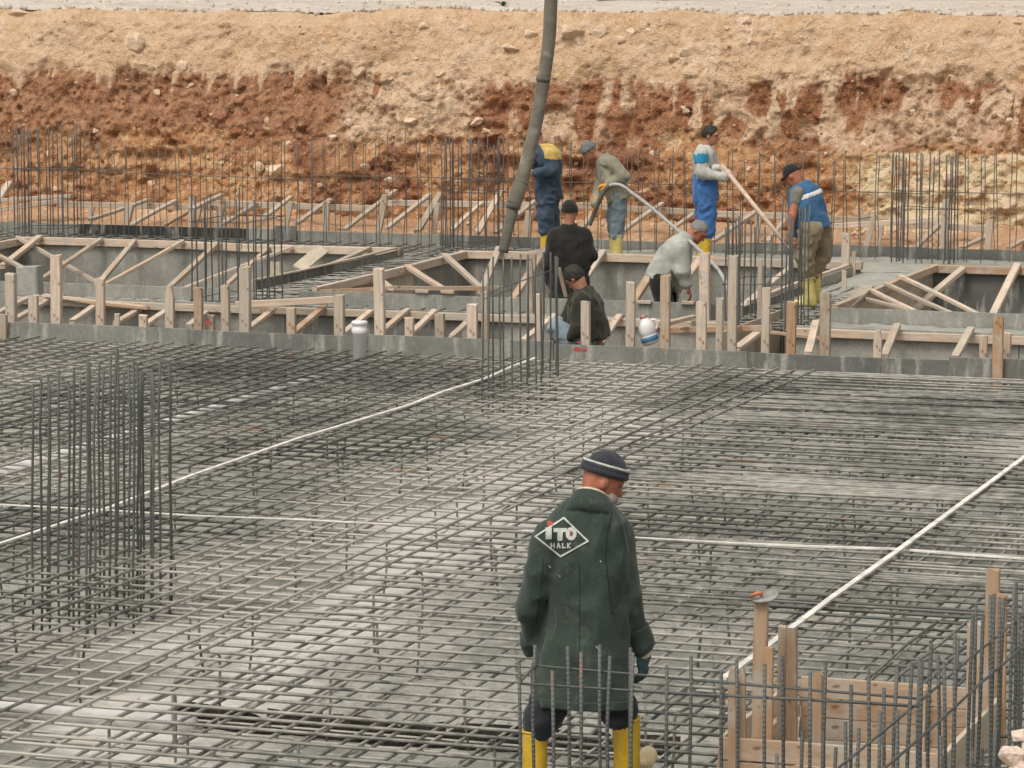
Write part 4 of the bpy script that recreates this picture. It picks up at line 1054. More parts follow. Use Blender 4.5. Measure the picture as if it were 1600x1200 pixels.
# trowel lying on the tall stake
q = QV(1190, 936, BOX[2] + .06)
tr = thing('trowel', 'grey plastering trowel resting on top of the tallest box stake', 'trowel', q)
M['tin'] = mk_plain('dull_metal', (.26, .25, .23), (.17, .165, .15), .45, .5); M['handle_red'] = mk_plain('orange_red_handle', (.50, .17, .08), None, .5, .4)
bmv = []; n_ = 24
for z_ in (.006, .012):
    for k in range(n_):
        a_ = 2 * math.pi * k / n_; bmv.append((.015 + .065 * math.copysign(abs(math.cos(a_)) ** .6, math.cos(a_)), .05 * math.copysign(abs(math.sin(a_)) ** .6, math.sin(a_)), z_ + .03 * (math.cos(a_) > .2) * math.cos(a_)))
fs_ = [tuple(range(n_ - 1, -1, -1)), tuple(range(n_, 2 * n_))] + [(k, (k + 1) % n_, n_ + (k + 1) % n_, n_ + k) for k in range(n_)]
link('blade', mesh('blade', bmv, fs_), M['tin'], Matrix.Translation(q) @ Matrix.Rotation(.35, 4, 'X'), tr)
link('grip', tube_mesh([(-.055, -.03, .02), (-.02, -.035, .035), (.0, -.03, .03)], .011, 8), M['handle_red'], Matrix.Translation(q), tr)
# pale rubble heap at the lower right border
heap = thing('rubble_heap', 'pinkish white rubble heaped at the lower right border', 'rubble', Q(1640, 1330, 13.4))
M['rock_pink'] = mk_rock('pink_rubble', (.60, .48, .41), (.72, .61, .54), (.56, .40, .30))
RP = [rock_mesh(s, 3) for s in range(950, 954)]
for r_ in RP: r_.materials.append(M['rock_pink'])
for px, py, Y, s in [(1655, 1195, 13.6, .21), (1625, 1150, 13.7, .10), (1590, 1185, 13.55, .075), (1600, 1225, 13.5, .12), (1570, 1215, 13.5, .08), (1640, 1290, 13.4, .26), (1570, 1320, 13.4, .22), (1690, 1300, 13.4, .3), (1640, 1420, 13.4, .4), (1560, 1430, 13.4, .3), (1730, 1430, 13.4, .4), (1622, 1120, 13.75, .07), (1596, 1150, 13.65, .05), (1612, 1172, 13.5, .07), (1640, 1560, 13.4, .5)]:
    link('stone', random.choice(RP), None, Matrix.Translation(Q(px, py, Y)) @ Matrix.Rotation(random.uniform(0, 6), 4, 'Z') @ Matrix.Rotation(random.uniform(0, 6), 4, 'X') @ Matrix.Diagonal((s, s * .9, s * .8, 1)), heap)
# weeds on the bank edge
def weed(label, px, py, n, size):
    h_ = P(px, py, Z_EDGE + .05)
    t = thing('weed', label, 'plant', h_)
    for k in range(n):
        a_ = random.uniform(0, 6.28); l_ = size * random.uniform(.6, 1.2); wd = l_ * .3; up_ = random.uniform(.3, .9)
        vs_ = [(0, -.004, 0), (0, .004, 0), (l_ * .4, wd / 2, l_ * up_ * .6), (l_ * .4, -wd / 2, l_ * up_ * .6), (l_, 0, l_ * up_ * .7), (l_ * .4, 0, l_ * up_ * .52)]
        link('leaf', mesh('leaf', vs_, [(0, 1, 2, 5), (0, 5, 3), (5, 2, 4), (3, 5, 4)]), M['leaf'], Matrix.Translation(h_) @ Matrix.Rotation(a_, 4, 'Z'), t)
weed('small bright green weed on the gravel left of the hose', 785, 10, 16, .14)
weed('tiny green weed on the gravel at the top right of centre', 1292, 5, 10, .10)
# dark timber lying on the upper ground
a, b = P(935, 2, Z_EDGE + .06), P(1105, 1, Z_EDGE + .06)
o = wlink('log', tube_mesh([a, a + (b - a) * .4 + Vector((0, 0, .03)), b], [.10, .11, .09], 10), 'hose_tip'); setp(o, 'dark log lying beyond the gravel on the upper ground', 'log')
# ================================================================== PEOPLE
def _v(a): return np.array(a, float)
def sd_cone(p, a, b, ra, rb):
    ab = b - a; t = np.clip(((p - a) @ ab) / max(1e-9, ab @ ab), 0, 1)
    return np.linalg.norm(p - a - t[:, None] * ab, axis=1) - (ra + (rb - ra) * t)
def sd_ell(p, c, r, ax):
    q = (p - c) @ ax.T; k0 = np.linalg.norm(q / r, axis=1); k1 = np.linalg.norm(q / (r * r), axis=1) + 1e-9
    return k0 * (k0 - 1) / k1
def sd_loft(p, a, b, right, secs):
    d = b - a; L = np.linalg.norm(d); d = d / L
    right = right - d * (right @ d); right = right / np.linalg.norm(right); fw = np.cross(d, right)
    q = p - a; t = (q @ d) / L; tc = np.clip(t, 0, 1)
    S = np.array(secs); f = [np.interp(tc, S[:, 0], S[:, k]) for k in range(1, 5)]
    x = q @ right - f[0]; y = q @ fw - f[1]
    e = (np.abs(x / f[2]) ** 2.4 + np.abs(y / f[3]) ** 2.4) ** (1 / 2.4)
    dd = (e - 1) * np.minimum(f[2], f[3]); out = np.maximum(-t, t - 1) * L
    return np.where(out > 0, np.sqrt(np.maximum(dd, 0) ** 2 + out ** 2) * 1.0 + np.minimum(dd, 0) * 0, np.maximum(dd, out))
def smin(a, b, k):
    if k <= 0: return np.minimum(a, b)
    h = np.clip(.5 + .5 * (b - a) / k, 0, 1)
    return b * (1 - h) + a * h - k * h * (1 - h)
def sdf(p, prims, k):
    r = None
    for pr in prims:
        kind = pr[0]
        if kind == 'c': d = sd_cone(p, *pr[1:5]); kk = pr[5] if len(pr) > 5 else k
        elif kind == 'e': d = sd_ell(p, *pr[1:4]); kk = pr[4] if len(pr) > 4 else k
        else: d = sd_loft(p, *pr[1:5]); kk = k
        r = d if r is None else smin(r, d, kk)
    return r
def bounds(prims):
    lo, hi = [], []
    for pr in prims:
        if pr[0] == 'c':
            for c, r in ((pr[1], pr[3]), (pr[2], pr[4])): lo.append(c - r); hi.append(c + r)
        elif pr[0] == 'e': m = max(pr[2]); lo.append(pr[1] - m); hi.append(pr[1] + m)
        else:
            m = max(max(s[3], s[4]) + abs(s[1]) + abs(s[2]) for s in pr[4])
            for c in (pr[1], pr[2]): lo.append(c - m); hi.append(c + m)
    return np.min(lo, 0), np.max(hi, 0)
def surface_nets(F, o, h):
    s = F < 0; n = np.array(F.shape) - 1
    pos = np.zeros(tuple(n) + (3,)); cnt = np.zeros(tuple(n))
    c = [(0,0,0),(1,0,0),(0,1,0),(1,1,0),(0,0,1),(1,0,1),(0,1,1),(1,1,1)]
    sl = lambda k: tuple(slice(c[k][d], c[k][d] + n[d]) for d in range(3))
    for a, b in ((0,1),(2,3),(4,5),(6,7),(0,2),(1,3),(4,6),(5,7),(0,4),(1,5),(2,6),(3,7)):
        fa, fb = F[sl(a)], F[sl(b)]; m = (fa < 0) != (fb < 0)
        t = np.where(m, fa / np.where(m, fa - fb, 1), 0)
        for d in range(3): pos[..., d] += m * (c[a][d] + t * (c[b][d] - c[a][d]))
        cnt += m
    act = cnt > 0; idx = -np.ones(tuple(n), int); idx[act] = np.arange(act.sum())
    g = np.stack(np.nonzero(act), -1)
    V = (g + pos[act] / cnt[act][:, None]) * h + o
    Q_ = []
    for d in range(3):
        e1, e2 = (d + 1) % 3, (d + 2) % 3
        sa = [slice(None)] * 3; sb = [slice(None)] * 3; sa[d] = slice(0, -1); sb[d] = slice(1, None)
        x = s[tuple(sa)] != s[tuple(sb)]; ins = s[tuple(sa)]
        gi = np.stack(np.nonzero(x), -1); flip = ins[x]
        ok = (gi[:, e1] > 0) & (gi[:, e2] > 0) & (gi[:, e1] < n[e1]) & (gi[:, e2] < n[e2]); gi, flip = gi[ok], flip[ok]
        def at(o1, o2):
            k = gi.copy(); k[:, e1] -= o1; k[:, e2] -= o2; return idx[k[:, 0], k[:, 1], k[:, 2]]
        q = np.stack([at(1, 1), at(0, 1), at(0, 0), at(1, 0)], -1)
        q[~flip] = q[~flip][:, ::-1]; Q_.append(q)
    Fc = np.concatenate(Q_); return V, Fc[(Fc >= 0).all(1)]
def solid(prims, h=.014, k=.04, fold=0.0, fs=(9, 9, 5), clips=(), seed=1, sub=(), infl=0.0):
    lo, hi = bounds(prims); lo = lo - .03 - fold; hi = hi + .03 + fold
    ax = [np.arange(lo[d], hi[d] + h, h) for d in range(3)]
    X = np.stack(np.meshgrid(*ax, indexing='ij'), -1); sh = X.shape[:3]; p = X.reshape(-1, 3)
    f = sdf(p, prims, k)
    if fold:
        near = np.abs(f) < .08
        q = p[near]; w_ = q + .06 * np.stack([vnoise(q * 6, seed + 5), vnoise(q * 6 + 9, seed + 6), vnoise(q * 6 + 19, seed + 7)], -1)
        f[near] += fold * (np.abs(vnoise(w_ * np.array(fs), seed)) * 1.6 - .5 + .5 * vnoise(w_ * np.array(fs) * 2.3, seed + 1))
    f = f - infl
    for pt, nrm in clips:                      # keep the side the normal points away from
        nrm = nrm / np.linalg.norm(nrm); f = np.maximum(f, (p - pt) @ nrm)
    for sp in sub: f = np.maximum(f, -sdf(p, sp, .005))
    return surface_nets(f.reshape(sh), lo, h)
def join(parts):
    Vs, Fs, n = [], [], 0
    for V, F in parts: Vs.append(V); Fs.append(F + n); n += len(V)
    return np.concatenate(Vs), np.concatenate(Fs)
def orth(fwd, up):
    f = _v(fwd); f = f / np.linalg.norm(f); u = _v(up); u = u - f * (u @ f); u = u / np.linalg.norm(u); r = np.cross(f, u)
    return r, f, u
class Person:
    def __init__(s, label, Y, base_px, z=0.0, h=.014):
        s.Y, s.h = Y, h
        b = Q(base_px, 600, Y); s.root = thing('person', label, 'person', (b.x, Y, z)); s.body = []
    def J(s, px, py, dy=0.0): return _v(Q(px, py, s.Y + dy))
    def put(s, name, geo, mat, parent=None, label=None):
        V, F = geo; c = V.mean(0); me = np_mesh(name, V - c, F)
        o = link(name, me, M[mat], Matrix.Translation(Vector(c)), parent or s.root)
        if label: o['label'] = label
        return o
    def head(s, c, fwd, up, neck, sc_=1.0, skin='skin', eyes=True):
        r, f, u = orth(fwd, up); R = np.array([r, f, u]); k = sc_; s.hd = (c, r, f, u, k)
        P_ = [('e', c + u * .02 * k, _v((.076, .096, .098)) * k, R), ('e', c + f * .028 * k - u * .055 * k, _v((.058, .068, .062)) * k, R, .03),
              ('c', c + f * .092 * k + u * .012 * k, c + f * .112 * k - u * .026 * k, .008 * k, .013 * k, .012), ('e', c + f * .085 * k - u * .085 * k, _v((.022, .018, .016)) * k, R, .02),
              ('e', c + f * .084 * k + u * .03 * k, _v((.055, .018, .012)) * k, R, .02), ('e', c + f * .092 * k - u * .055 * k, _v((.024, .012, .010)) * k, R, .012)]
        for sg in (-1, 1): P_.append(('e', c + r * sg * .078 * k - f * .008 * k - u * .005 * k, _v((.011, .022, .034)) * k, R, .008))
        P_.append(('c', c - u * .05 * k - f * .02 * k, neck, .055 * k, .062 * k, .03))
        sub = [[('e', c + r * sg * .033 * k + f * .094 * k + u * .012 * k, _v((.017, .012, .010)) * k, R)] for sg in (-1, 1)]
        s.body.append(solid(P_, min(s.h, .009), .03, sub=sub)); s.skin = skin
        if eyes:
            for sg in (-1, 1):
                s.put('eye', solid([('e', c + r * sg * .033 * k + f * .080 * k + u * .012 * k, _v((.011, .010, .008)) * k, R)], .004, 0), 'eye')
    def hair(s, mat, infl=.012, front=.055, low=-.03, noise_=.006):
        c, r, f, u, k = s.hd; R = np.array([r, f, u])
        P_ = [('e', c + u * .024 * k - f * .006 * k, _v((.076 + infl, .096 + infl, .098 + infl)) * k, R)]
        n1 = f * 1.0 - u * .75
        s.put('hair', solid(P_, .008, .01, noise_, (30, 30, 30), clips=[(c + f * front * k + u * .045 * k, n1), (c + u * low * k, -u)], seed=3), mat)
    def cap(s, mat, infl=.016, low=.02, name='cap', tilt=0.0, brim=None, band=None, tall=0.0):
        c, r, f, u, k = s.hd; R = np.array([r, f, u]); n1 = -u + f * tilt
        P_ = [('e', c + u * (.026 + tall / 2) * k, _v((.076 + infl, .096 + infl, .098 + infl + tall / 2)) * k, R)]
        o = s.put(name, solid(P_, .007, .01, .004, (22, 22, 22), clips=[(c + u * low * k, n1)], seed=4), mat)
        up2 = u - f * tilt; up2 = up2 / np.linalg.norm(up2); f2 = np.cross(up2, r)
        def ring(off, rad, grow, mt, nm, fl=1.0):
            pts = [Vector(c + up2 * (low + off) * k + (r * math.cos(a) * (.076 + infl + grow) + f2 * math.sin(a) * (.096 + infl + grow)) * k) for a in np.linspace(0, 2 * math.pi, 33)[:-1]]
            wlink(nm, tube_mesh(pts, rad * k, 8, True), mt, s.root)
        if brim == 'fold':
            ring(.012, .019, -.006, mat, 'cap_fold'); ring(.030, .014, -.005, mat, 'cap_fold')
        if brim == 'peak':
            s.put('peak', solid([('e', c + f * .105 * k + u * (low + .022) * k, _v((.062, .055, .009)) * k, R)], .006, 0), mat)
        if band: ring(.046, .0065, .0035, band, 'band')
        return o
    def hand(s, wrist, d, palm, side=1, curl=.5, sc_=1.0, mat=None, spread=.0):
        """wrist position, direction of the fingers, direction the palm faces; side +1: thumb along cross(d, palm)"""
        d = d / np.linalg.norm(d); n = palm - d * (palm @ d); n = n / np.linalg.norm(n); x = np.cross(d, n) * side; k = sc_
        pc = wrist + d * .05 * k; R = np.array([x, d, n])
        P_ = [('e', pc, _v((.043, .055, .016)) * k, R), ('c', wrist - d * .05 * k, wrist + d * .01, .029 * k, .026 * k, .02)]
        for j, (off, L, bw) in enumerate(((.030, .078, .0095), (.010, .088, .010), (-.011, .081, .0095), (-.031, .064, .0085))):
            a = pc + d * .044 * k + x * off * k; ang = 0.0
            for ph, fr in enumerate((.45, .32, .23)):
                ang += curl * (.7, 1.0, .75)[ph] * (1 + .08 * j)
                dd = d * math.cos(ang) + n * math.sin(ang) + x * (off * (1.5 + spread * 6))
                b = a + dd / np.linalg.norm(dd) * L * fr * k; P_.append(('c', a, b, bw * k, bw * .92 * k, .004)); a = b
        a = wrist + d * .025 * k + x * .032 * k
        for L, ang, tw in ((.042, .75, .3), (.034, .45, .5 + curl * .4), (.026, .25, .6 + curl * .5)):
            dd = d * math.cos(ang) + x * math.sin(ang) + n * tw * .8; b = a + dd / np.linalg.norm(dd) * L * k
            P_.append(('c', a, b, .0125 * k, .011 * k, .006)); a = b
        g = solid(P_, .0055, .012)
        if mat: return s.put('glove', g, mat)
        s.body.append(g)
    def limb(s, name, pts, rs, mat, fold=.008, fs=(8, 8, 14), k=.02, h=None, parent=None, clips=(), seed=2):
        P_ = [('c', pts[i], pts[i + 1], rs[i], rs[i + 1]) for i in range(len(pts) - 1)]
        if name is None: s.body.append(solid(P_, h or s.h, k)); return
        return s.put(name, solid(P_, h or s.h, k, fold, fs, clips, seed), mat, parent)
    def boot(s, top, ankle, toe_dir, mat, r=.064, name='boot', toe=True):
        t = _v(toe_dir); t = t / np.linalg.norm(t)
        P_ = [('c', top, ankle, r, r * .82), ('c', ankle, ankle + t * .03 - _v((0, 0, .045)), r * .8, .048)]
        if toe: P_ += [('c', ankle - t * .035 - _v((0, 0, .055)), ankle + t * .15 - _v((0, 0, .065)), .042, .040), ('c', ankle + t * .12 - _v((0, 0, .062)), ankle + t * .17 - _v((0, 0, .068)), .043, .035)]
        clips = [(top + (top - ankle) / np.linalg.norm(top - ankle) * .004, top - ankle)]
        if toe: clips.append((ankle - _v((0, 0, .098)), _v((0, 0, -1))))
        o = s.put(name, solid(P_, min(s.h, .010), .03, .003, (10, 10, 10), clips), mat)
        ctr = Vector(top); ax_ = Vector(top - ankle).normalized(); e1 = ax_.orthogonal().normalized(); e2 = ax_.cross(e1)
        wlink('rim', tube_mesh([ctr + (e1 * math.cos(a) + e2 * math.sin(a)) * (r + .001) for a in np.linspace(0, 2 * math.pi, 21)[:-1]], .006, 6, True), mat, o)
        return o
    def done(s):
        V, F = join(s.body); s.put('body', (V, F), s.skin)
UPZ = _v((0, 0, 1))
for k_, c_, d_, a_ in (('coat_green', (.038, .052, .044), (.14, .15, .13), .5), ('navy', (.024, .028, .036), None, .1), ('beanie', (.038, .040, .050), None, .0), ('beanie_low', (.020, .024, .022), None, .0), ('cover_blue', (.055, .082, .12), (.18, .2, .2), .5),
    ('yellow_yoke', (.60, .42, .13), (.4, .35, .2), .3), ('olive_grey', (.27, .255, .19), (.38, .36, .3), .5), ('jeans', (.17, .22, .25), (.33, .34, .33), .6), ('grey_knit', (.17, .18, .18), None, .1), ('black', (.024, .023, .021), (.05, .048, .045), .35), ('black_olive', (.034, .034, .025), (.07, .068, .05), .4),
    ('sage', (.37, .375, .335), (.3, .29, .24), .2), ('overall_blue', (.055, .15, .38), (.22, .27, .36), .45), ('sweater', (.46, .45, .42), (.3, .28, .25), .3), ('turquoise', (.03, .24, .42), None, .1), ('vest_blue', (.045, .125, .25), (.12, .18, .26), .4),
    ('stripe', (.62, .62, .62), None, .1), ('khaki', (.255, .205, .13), (.28, .24, .17), .4), ('glove_orange', (.62, .27, .04), (.4, .3, .2), .3), ('glove_teal', (.03, .075, .085), None, .1), ('glove_white', (.62, .58, .52), None, .1), ('light_jeans', (.26, .33, .38), None, .1), ('shirt_pale', (.55, .47, .38), None, .1), ('grey_sleeve', (.2, .19, .17), None, .1)):
    M[k_] = mk_cloth('cloth_' + k_, c_, d_ or (.3, .28, .25), a_)
M['print_white'] = mk_cloth('print_white', (.50, .51, .48), (.10, .13, .11), .75, 45); M['print_red'] = mk_plain('print_red', (.42, .10, .07), None, .9, .1)

# ---- 1 the man in the green coat, foreground
s = Person('man in dark green coat and navy knit cap standing on the mat, seen from behind', 16.4, 905, 0, .010)
J = s.J; yaw = math.radians(22); right = _v((math.cos(yaw), -math.sin(yaw), 0)); fwd = _v((math.sin(yaw), math.cos(yaw), 0))
hd = J(940, 752, .04); hf = _v((.90, .22, -.40)); hu = _v((.10, .06, 1))
neck = J(926, 800, 0)
s.head(hd, hf, hu, neck, 1.0, 'skin_red')
s.cap('beanie', .014, .034, 'knit_cap', .10, 'fold', 'print_white', .014)
c, r_, f_, u_, k_ = s.hd
s.put('beard', solid([('e', c + f_ * .042 - u_ * .058, _v((.066, .066, .056)), np.array([r_, f_, u_]))], .005, .01, .003, (40, 40, 40), clips=[(c - u_ * .022 + f_ * .02, u_ + f_ * .25), (c + f_ * .004, -f_)]), 'beard')
# coat
hem, top = J(908, 1100), J(922, 784)
secs = [(0, 0, .0, .248, .172), (.12, 0, 0, .243, .166), (.30, 0, 0, .232, .158), (.50, 0, 0, .220, .152), (.68, 0, 0, .216, .150), (.82, 0, -.005, .196, .138), (.92, 0, -.01, .185, .115), (1, 0, -.01, .105, .085)]
shL, shR = J(859, 838, -.02), J(962, 838, .03)
Lelb, Lwri = J(829, 955, -.02), J(834, 1008, .20)
Relb, Rwri = J(982, 930, -.03), J(1001, 1004, .03)
P_ = [('l', hem, top, right, secs), ('c', shL, Lelb, .080, .068, .022), ('c', Lelb, Lwri, .068, .058, .02), ('c', shR, Relb, .082, .072, .022), ('c', Relb, Rwri, .072, .062, .02)]
coat = s.put('coat', solid(P_, .0085, .05, .015, (8.5, 8.5, 5.0), clips=[(hem + UPZ * .004, -UPZ)], seed=11), 'coat_green')
nk = Vector(J(925, 787, .0)); rr, ff = Vector(right), Vector(fwd)
def collar(prof, mat, nm, tilt=.60):
    vs_, fs_ = [], []; n_ = 28
    for rad, dz in prof:
        for a in np.linspace(0, 2 * math.pi, n_ + 1)[:-1]:
            vs_.append(nk + rr * math.cos(a) * rad + ff * math.sin(a) * rad * .95 + Vector((0, 0, dz - math.sin(a) * rad * tilt)))
    for i in range(len(prof)):
        for j in range(n_):
            a, b = i * n_ + j, i * n_ + (j + 1) % n_; i2 = (i + 1) % len(prof)
            fs_.append((a, b, i2 * n_ + (j + 1) % n_, i2 * n_ + j))
    wlink(nm, mesh(nm, vs_, fs_, True), mat, s.root)
collar([(.078, .028), (.085, .034), (.092, .028), (.112, -.018), (.132, -.052), (.138, -.085), (.10, -.09), (.088, -.02), (.080, .012)], 'coat_green', 'collar')
collar([(.066, .044), (.072, .048), (.079, .042), (.082, .02), (.072, .02)], 'shirt_pale', 'shirt_collar')
s.hand(Rwri + (Rwri - Relb) * .12, _v((.06, .10, -1)), _v((-.8, .5, 0)), 1, .55, 1.18, 'glove_teal')
s.limb('cuff', [Rwri, Rwri + (Rwri - Relb) * .16], [.052, .046], 'shirt_pale', .003)
s.hand(Lwri + _v((.01, .05, -.02)), _v((.3, .6, -.5)), _v((.6, -.3, -.2)), -1, .6)
hipL, hipR = J(882, 1050), J(935, 1050); kL, kR = J(843, 1165, .02), J(975, 1150, .04); aL, aR = J(835, 1292, 0), J(981, 1288, .05)
for hp_, bt_, an_, sd in ((hipL, J(836, 1150, .01), aL, 2), (hipR, J(978, 1130, .04), aR, 5)):
    s.limb('trouser_leg', [hp_, bt_ + (hp_ - bt_) * .25, bt_], [.115, .088, .056], 'navy', .010, (8, 8, 12), seed=sd)
s.boot(J(836, 1142, .01), aL, fwd, 'boot_y', .062); s.boot(J(978, 1122, .04), aR, fwd, 'boot_y', .068)
s.limb(None, [J(907, 850, .02), J(906, 960, .01), J(908, 1040)], [.085, .09, .10], None); s.limb(None, [shL, Lelb, Lwri], [.05, .04, .03], None); s.limb(None, [shR, Relb, Rwri], [.05, .04, .03], None)
s.limb(None, [hipL, J(838, 1165, .01), aL], [.08, .04, .03], None); s.limb(None, [hipR, J(977, 1150, .04), aR], [.08, .04, .03], None); s.limb(None, [neck, J(907, 850, .02)], [.055, .08], None)
s.done()
s.put('hem', solid(P_, .0085, .05, .015, (8.5, 8.5, 5.0), [(hem + UPZ * .003, -UPZ), (hem + UPZ * .05, UPZ)], 11, (), .004), 'coat_green')
for w_, e_ in ((Rwri, Relb), (Lwri, Lelb)): s.put('cuff_band', solid(P_[3:] if w_ is Rwri else P_[1:3], .0085, .02, .010, (8.5, 8.5, 5.0), [(w_ + (e_ - w_) * .35, (e_ - w_))], 11, (), .004), 'coat_green')
# print on the back of the coat
cm = coat.data; off = coat.matrix_basis.translation + s.root.location
bvh = BVHTree.FromPolygons([v.co + off for v in cm.vertices], [tuple(p_.vertices) for p_ in cm.polygons])
def decal(quads, mat, nm):
    vs_, fs_ = [], []
    for q in quads:
        q = [Vector((x, y)) for x, y in q]; nx = max(1, round(max((q[1] - q[0]).length, (q[2] - q[3]).length) / 2.2)); ny = max(1, round(max((q[3] - q[0]).length, (q[2] - q[1]).length) / 2.2)); b0 = len(vs_)
        for i in range(nx + 1):
            for j in range(ny + 1):
                a, b = i / nx, j / ny; pt = (q[0] * (1 - a) + q[1] * a) * (1 - b) + (q[3] * (1 - a) + q[2] * a) * b
                d = ray(pt.x, pt.y).normalized(); h_ = bvh.ray_cast(CAM, d); vs_.append(h_[0] - d * .0055)
        for i in range(nx):
            for j in range(ny):
                a = b0 + i * (ny + 1) + j; fs_.append((a, a + ny + 1, a + ny + 2, a + 1))
    wlink(nm, mesh(nm, vs_, fs_, True), mat, coat)
def stroke(a, b, w_):
    a, b = Vector(a), Vector(b); d = (b - a).normalized(); n = Vector((-d.y, d.x)) * w_ / 2; a = a - d * w_ * .4; b = b + d * w_ * .4
    return [tuple(a + n), tuple(b + n), tuple(b - n), tuple(a - n)]
dm = [(836.5, 838), (881, 809), (918.5, 845.5), (876, 869.5)]
decal([stroke(dm[i], dm[(i + 1) % 4], 2.6) for i in range(4)], 'print_white', 'printed_diamond')
decal([[(852.5, 824), (862, 824), (862, 842.5), (852.5, 842.5)]], 'print_white', 'printed_letter')
decal([[(856, 813.5), (863, 814.5), (864.5, 821), (854.5, 821.5)]], 'print_red', 'printed_dot')
decal([[(865, 825), (886, 825), (886, 831.5), (865, 831.5)], [(871, 831.5), (879.5, 831.5), (878.5, 845), (870.5, 845)]], 'print_white', 'printed_letter')
ring_ = []
for k in range(12):
    a0, a1 = 2 * math.pi * k / 12, 2 * math.pi * (k + 1) / 12; cx, cy = 892.5, 834
    ring_.append([(cx + 8.6 * math.cos(a0), cy + 10.5 * math.sin(a0)), (cx + 8.6 * math.cos(a1), cy + 10.5 * math.sin(a1)), (cx + 2.6 * math.cos(a1), cy + 4.2 * math.sin(a1)), (cx + 2.6 * math.cos(a0), cy + 4.2 * math.sin(a0))])
decal(ring_, 'print_white', 'printed_letter'); decal([[(890.4, 831), (893.4, 831), (893.4, 838), (890.4, 838)]], 'print_red', 'printed_dot')
decal([stroke((861, 849), (861, 856), 2), stroke((866, 849), (866, 856), 2), stroke((861, 852.5), (866, 852.5), 2), stroke((870.5, 856), (872.5, 848), 2), stroke((872.5, 848), (875, 856), 2), stroke((871, 853.5), (875, 853.5), 1.8),
       stroke((879, 849), (879, 856), 2), stroke((879, 855.5), (883.5, 855.5), 2), stroke((887, 849), (887, 856), 2), stroke((891, 849), (887, 852.5), 2), stroke((887.5, 852.5), (891, 856), 2)], 'print_white', 'printed_letter')

M['coat_seam'] = mk_plain('coat_seam', (.016, .024, .02), None, .95, .1)
decal([stroke(a, b, .9) for a, b in (((957, 800), (949, 832)), ((949, 832), (946, 870)), ((946, 870), (951, 915)), ((951, 915), (957, 960)), ((849, 872), (847, 900)), ((847, 900), (845, 930)), ((845, 930), (838, 975)))], 'coat_seam', 'seam')
decal([stroke((905, y), (905.5, y + 30), .7) for y in range(880, 1060, 30)], 'coat_seam', 'seam')
decal([stroke((858, 884), (860, 887), 1.5), stroke((874, 899), (875, 901), 1.2), stroke((938, 876), (939, 878), 1.6), stroke((931, 1010), (935, 1014), 1.2)], 'print_white', 'cement_fleck')

# ---- generic far worker pieces
def torso(s, name, mat, a, b, right, secs, arms=(), fold=.012, h=.013, clips=(), seed=1, fs=(8, 8, 6)):
    P_ = [('l', a, b, right, secs)]
    for pts, rs in arms:
        for i in range(len(pts) - 1): P_.append(('c', pts[i], pts[i + 1], rs[i], rs[i + 1], .04))
    s.tp = (P_, h, fold, fs, seed)
    return s.put(name, solid(P_, h, .04, fold, fs, clips, seed), mat)
def overlay(s, name, mat, clips, infl=.006, n=99):
    P_, h, fold, fs, seed = s.tp; P_ = P_[:n]
    return s.put(name, solid(P_, h, .04, fold, fs, clips, seed, (), infl), mat)
SEC = [(0, 0, 0, .20, .14), (.25, 0, 0, .195, .135), (.55, 0, 0, .20, .135), (.8, 0, 0, .19, .12), (.93, 0, 0, .13, .095), (1, 0, 0, .08, .075)]

# ---- 2 man holding the hose
s = Person('man in blue coveralls with yellow shoulders gripping the thick pump hose', 44.3, 856, 0); J = s.J
fw = _v((-.75, .66, 0)); rt = _v((.66, .75, 0))
s.head(J(836, 218, .06), _v((-.8, .5, -.3)), UPZ, J(849, 236, .02)); s.cap('black', .014, .03, 'cap', 0, 'peak')
a, b = J(858, 312, .0), J(852, 226, .02); sh1, sh2 = J(858, 242, -.16), J(846, 240, .18)
el1, wr1 = J(864, 266, -.20), J(838, 270, -.30); el2, wr2 = J(835, 262, .12), J(829, 248, -.28)
torso(s, 'coverall_top', 'cover_blue', a, b, rt, [(0, 0, 0, .185, .145), (.3, 0, 0, .18, .14), (.6, 0, 0, .21, .15), (.85, 0, 0, .20, .13), (1, 0, 0, .10, .08)], [([sh1, el1, wr1], [.082, .066, .05]), ([sh2, el2, wr2], [.078, .06, .048])], .018)
overlay(s, 'yellow_yoke', 'yellow_yoke', [(J(855, 247), _v((-.15, 0, -1))), (J(842, 250), _v((-1, -.3, 0)))], .008)
s.hand(wr1 + _v((-.02, 0, 0)), _v((-1, .1, .15)), _v((0, .9, .1)), 1, .7); s.hand(wr2, _v((-.4, -.1, 1)), _v((-.5, 1, 0)), -1, .6)
for (kx, ax_, sd, dy) in ((861, 862, 3, .05), (852, 853, 4, -.08)):
    s.limb('trouser_leg', [J(857, 300, dy), J(kx, 335, dy), J(ax_, 358, dy)], [.135, .105, .10], 'cover_blue', .022, (9, 9, 12), seed=sd)
    s.boot(J(ax_, 360, dy), J(ax_ - 2, 394, dy), fw, 'boot_y', .068)
    s.limb(None, [J(857, 300, dy), J(kx, 335, dy), J(ax_ - 2, 394, dy)], [.08, .05, .04], None)
s.limb(None, [J(849, 236, .02), J(853, 260), J(857, 310)], [.06, .11, .11], None); s.limb(None, [sh1, el1, wr1], [.05, .04, .03], None); s.limb(None, [sh2, el2, wr2], [.05, .04, .03], None); s.done()

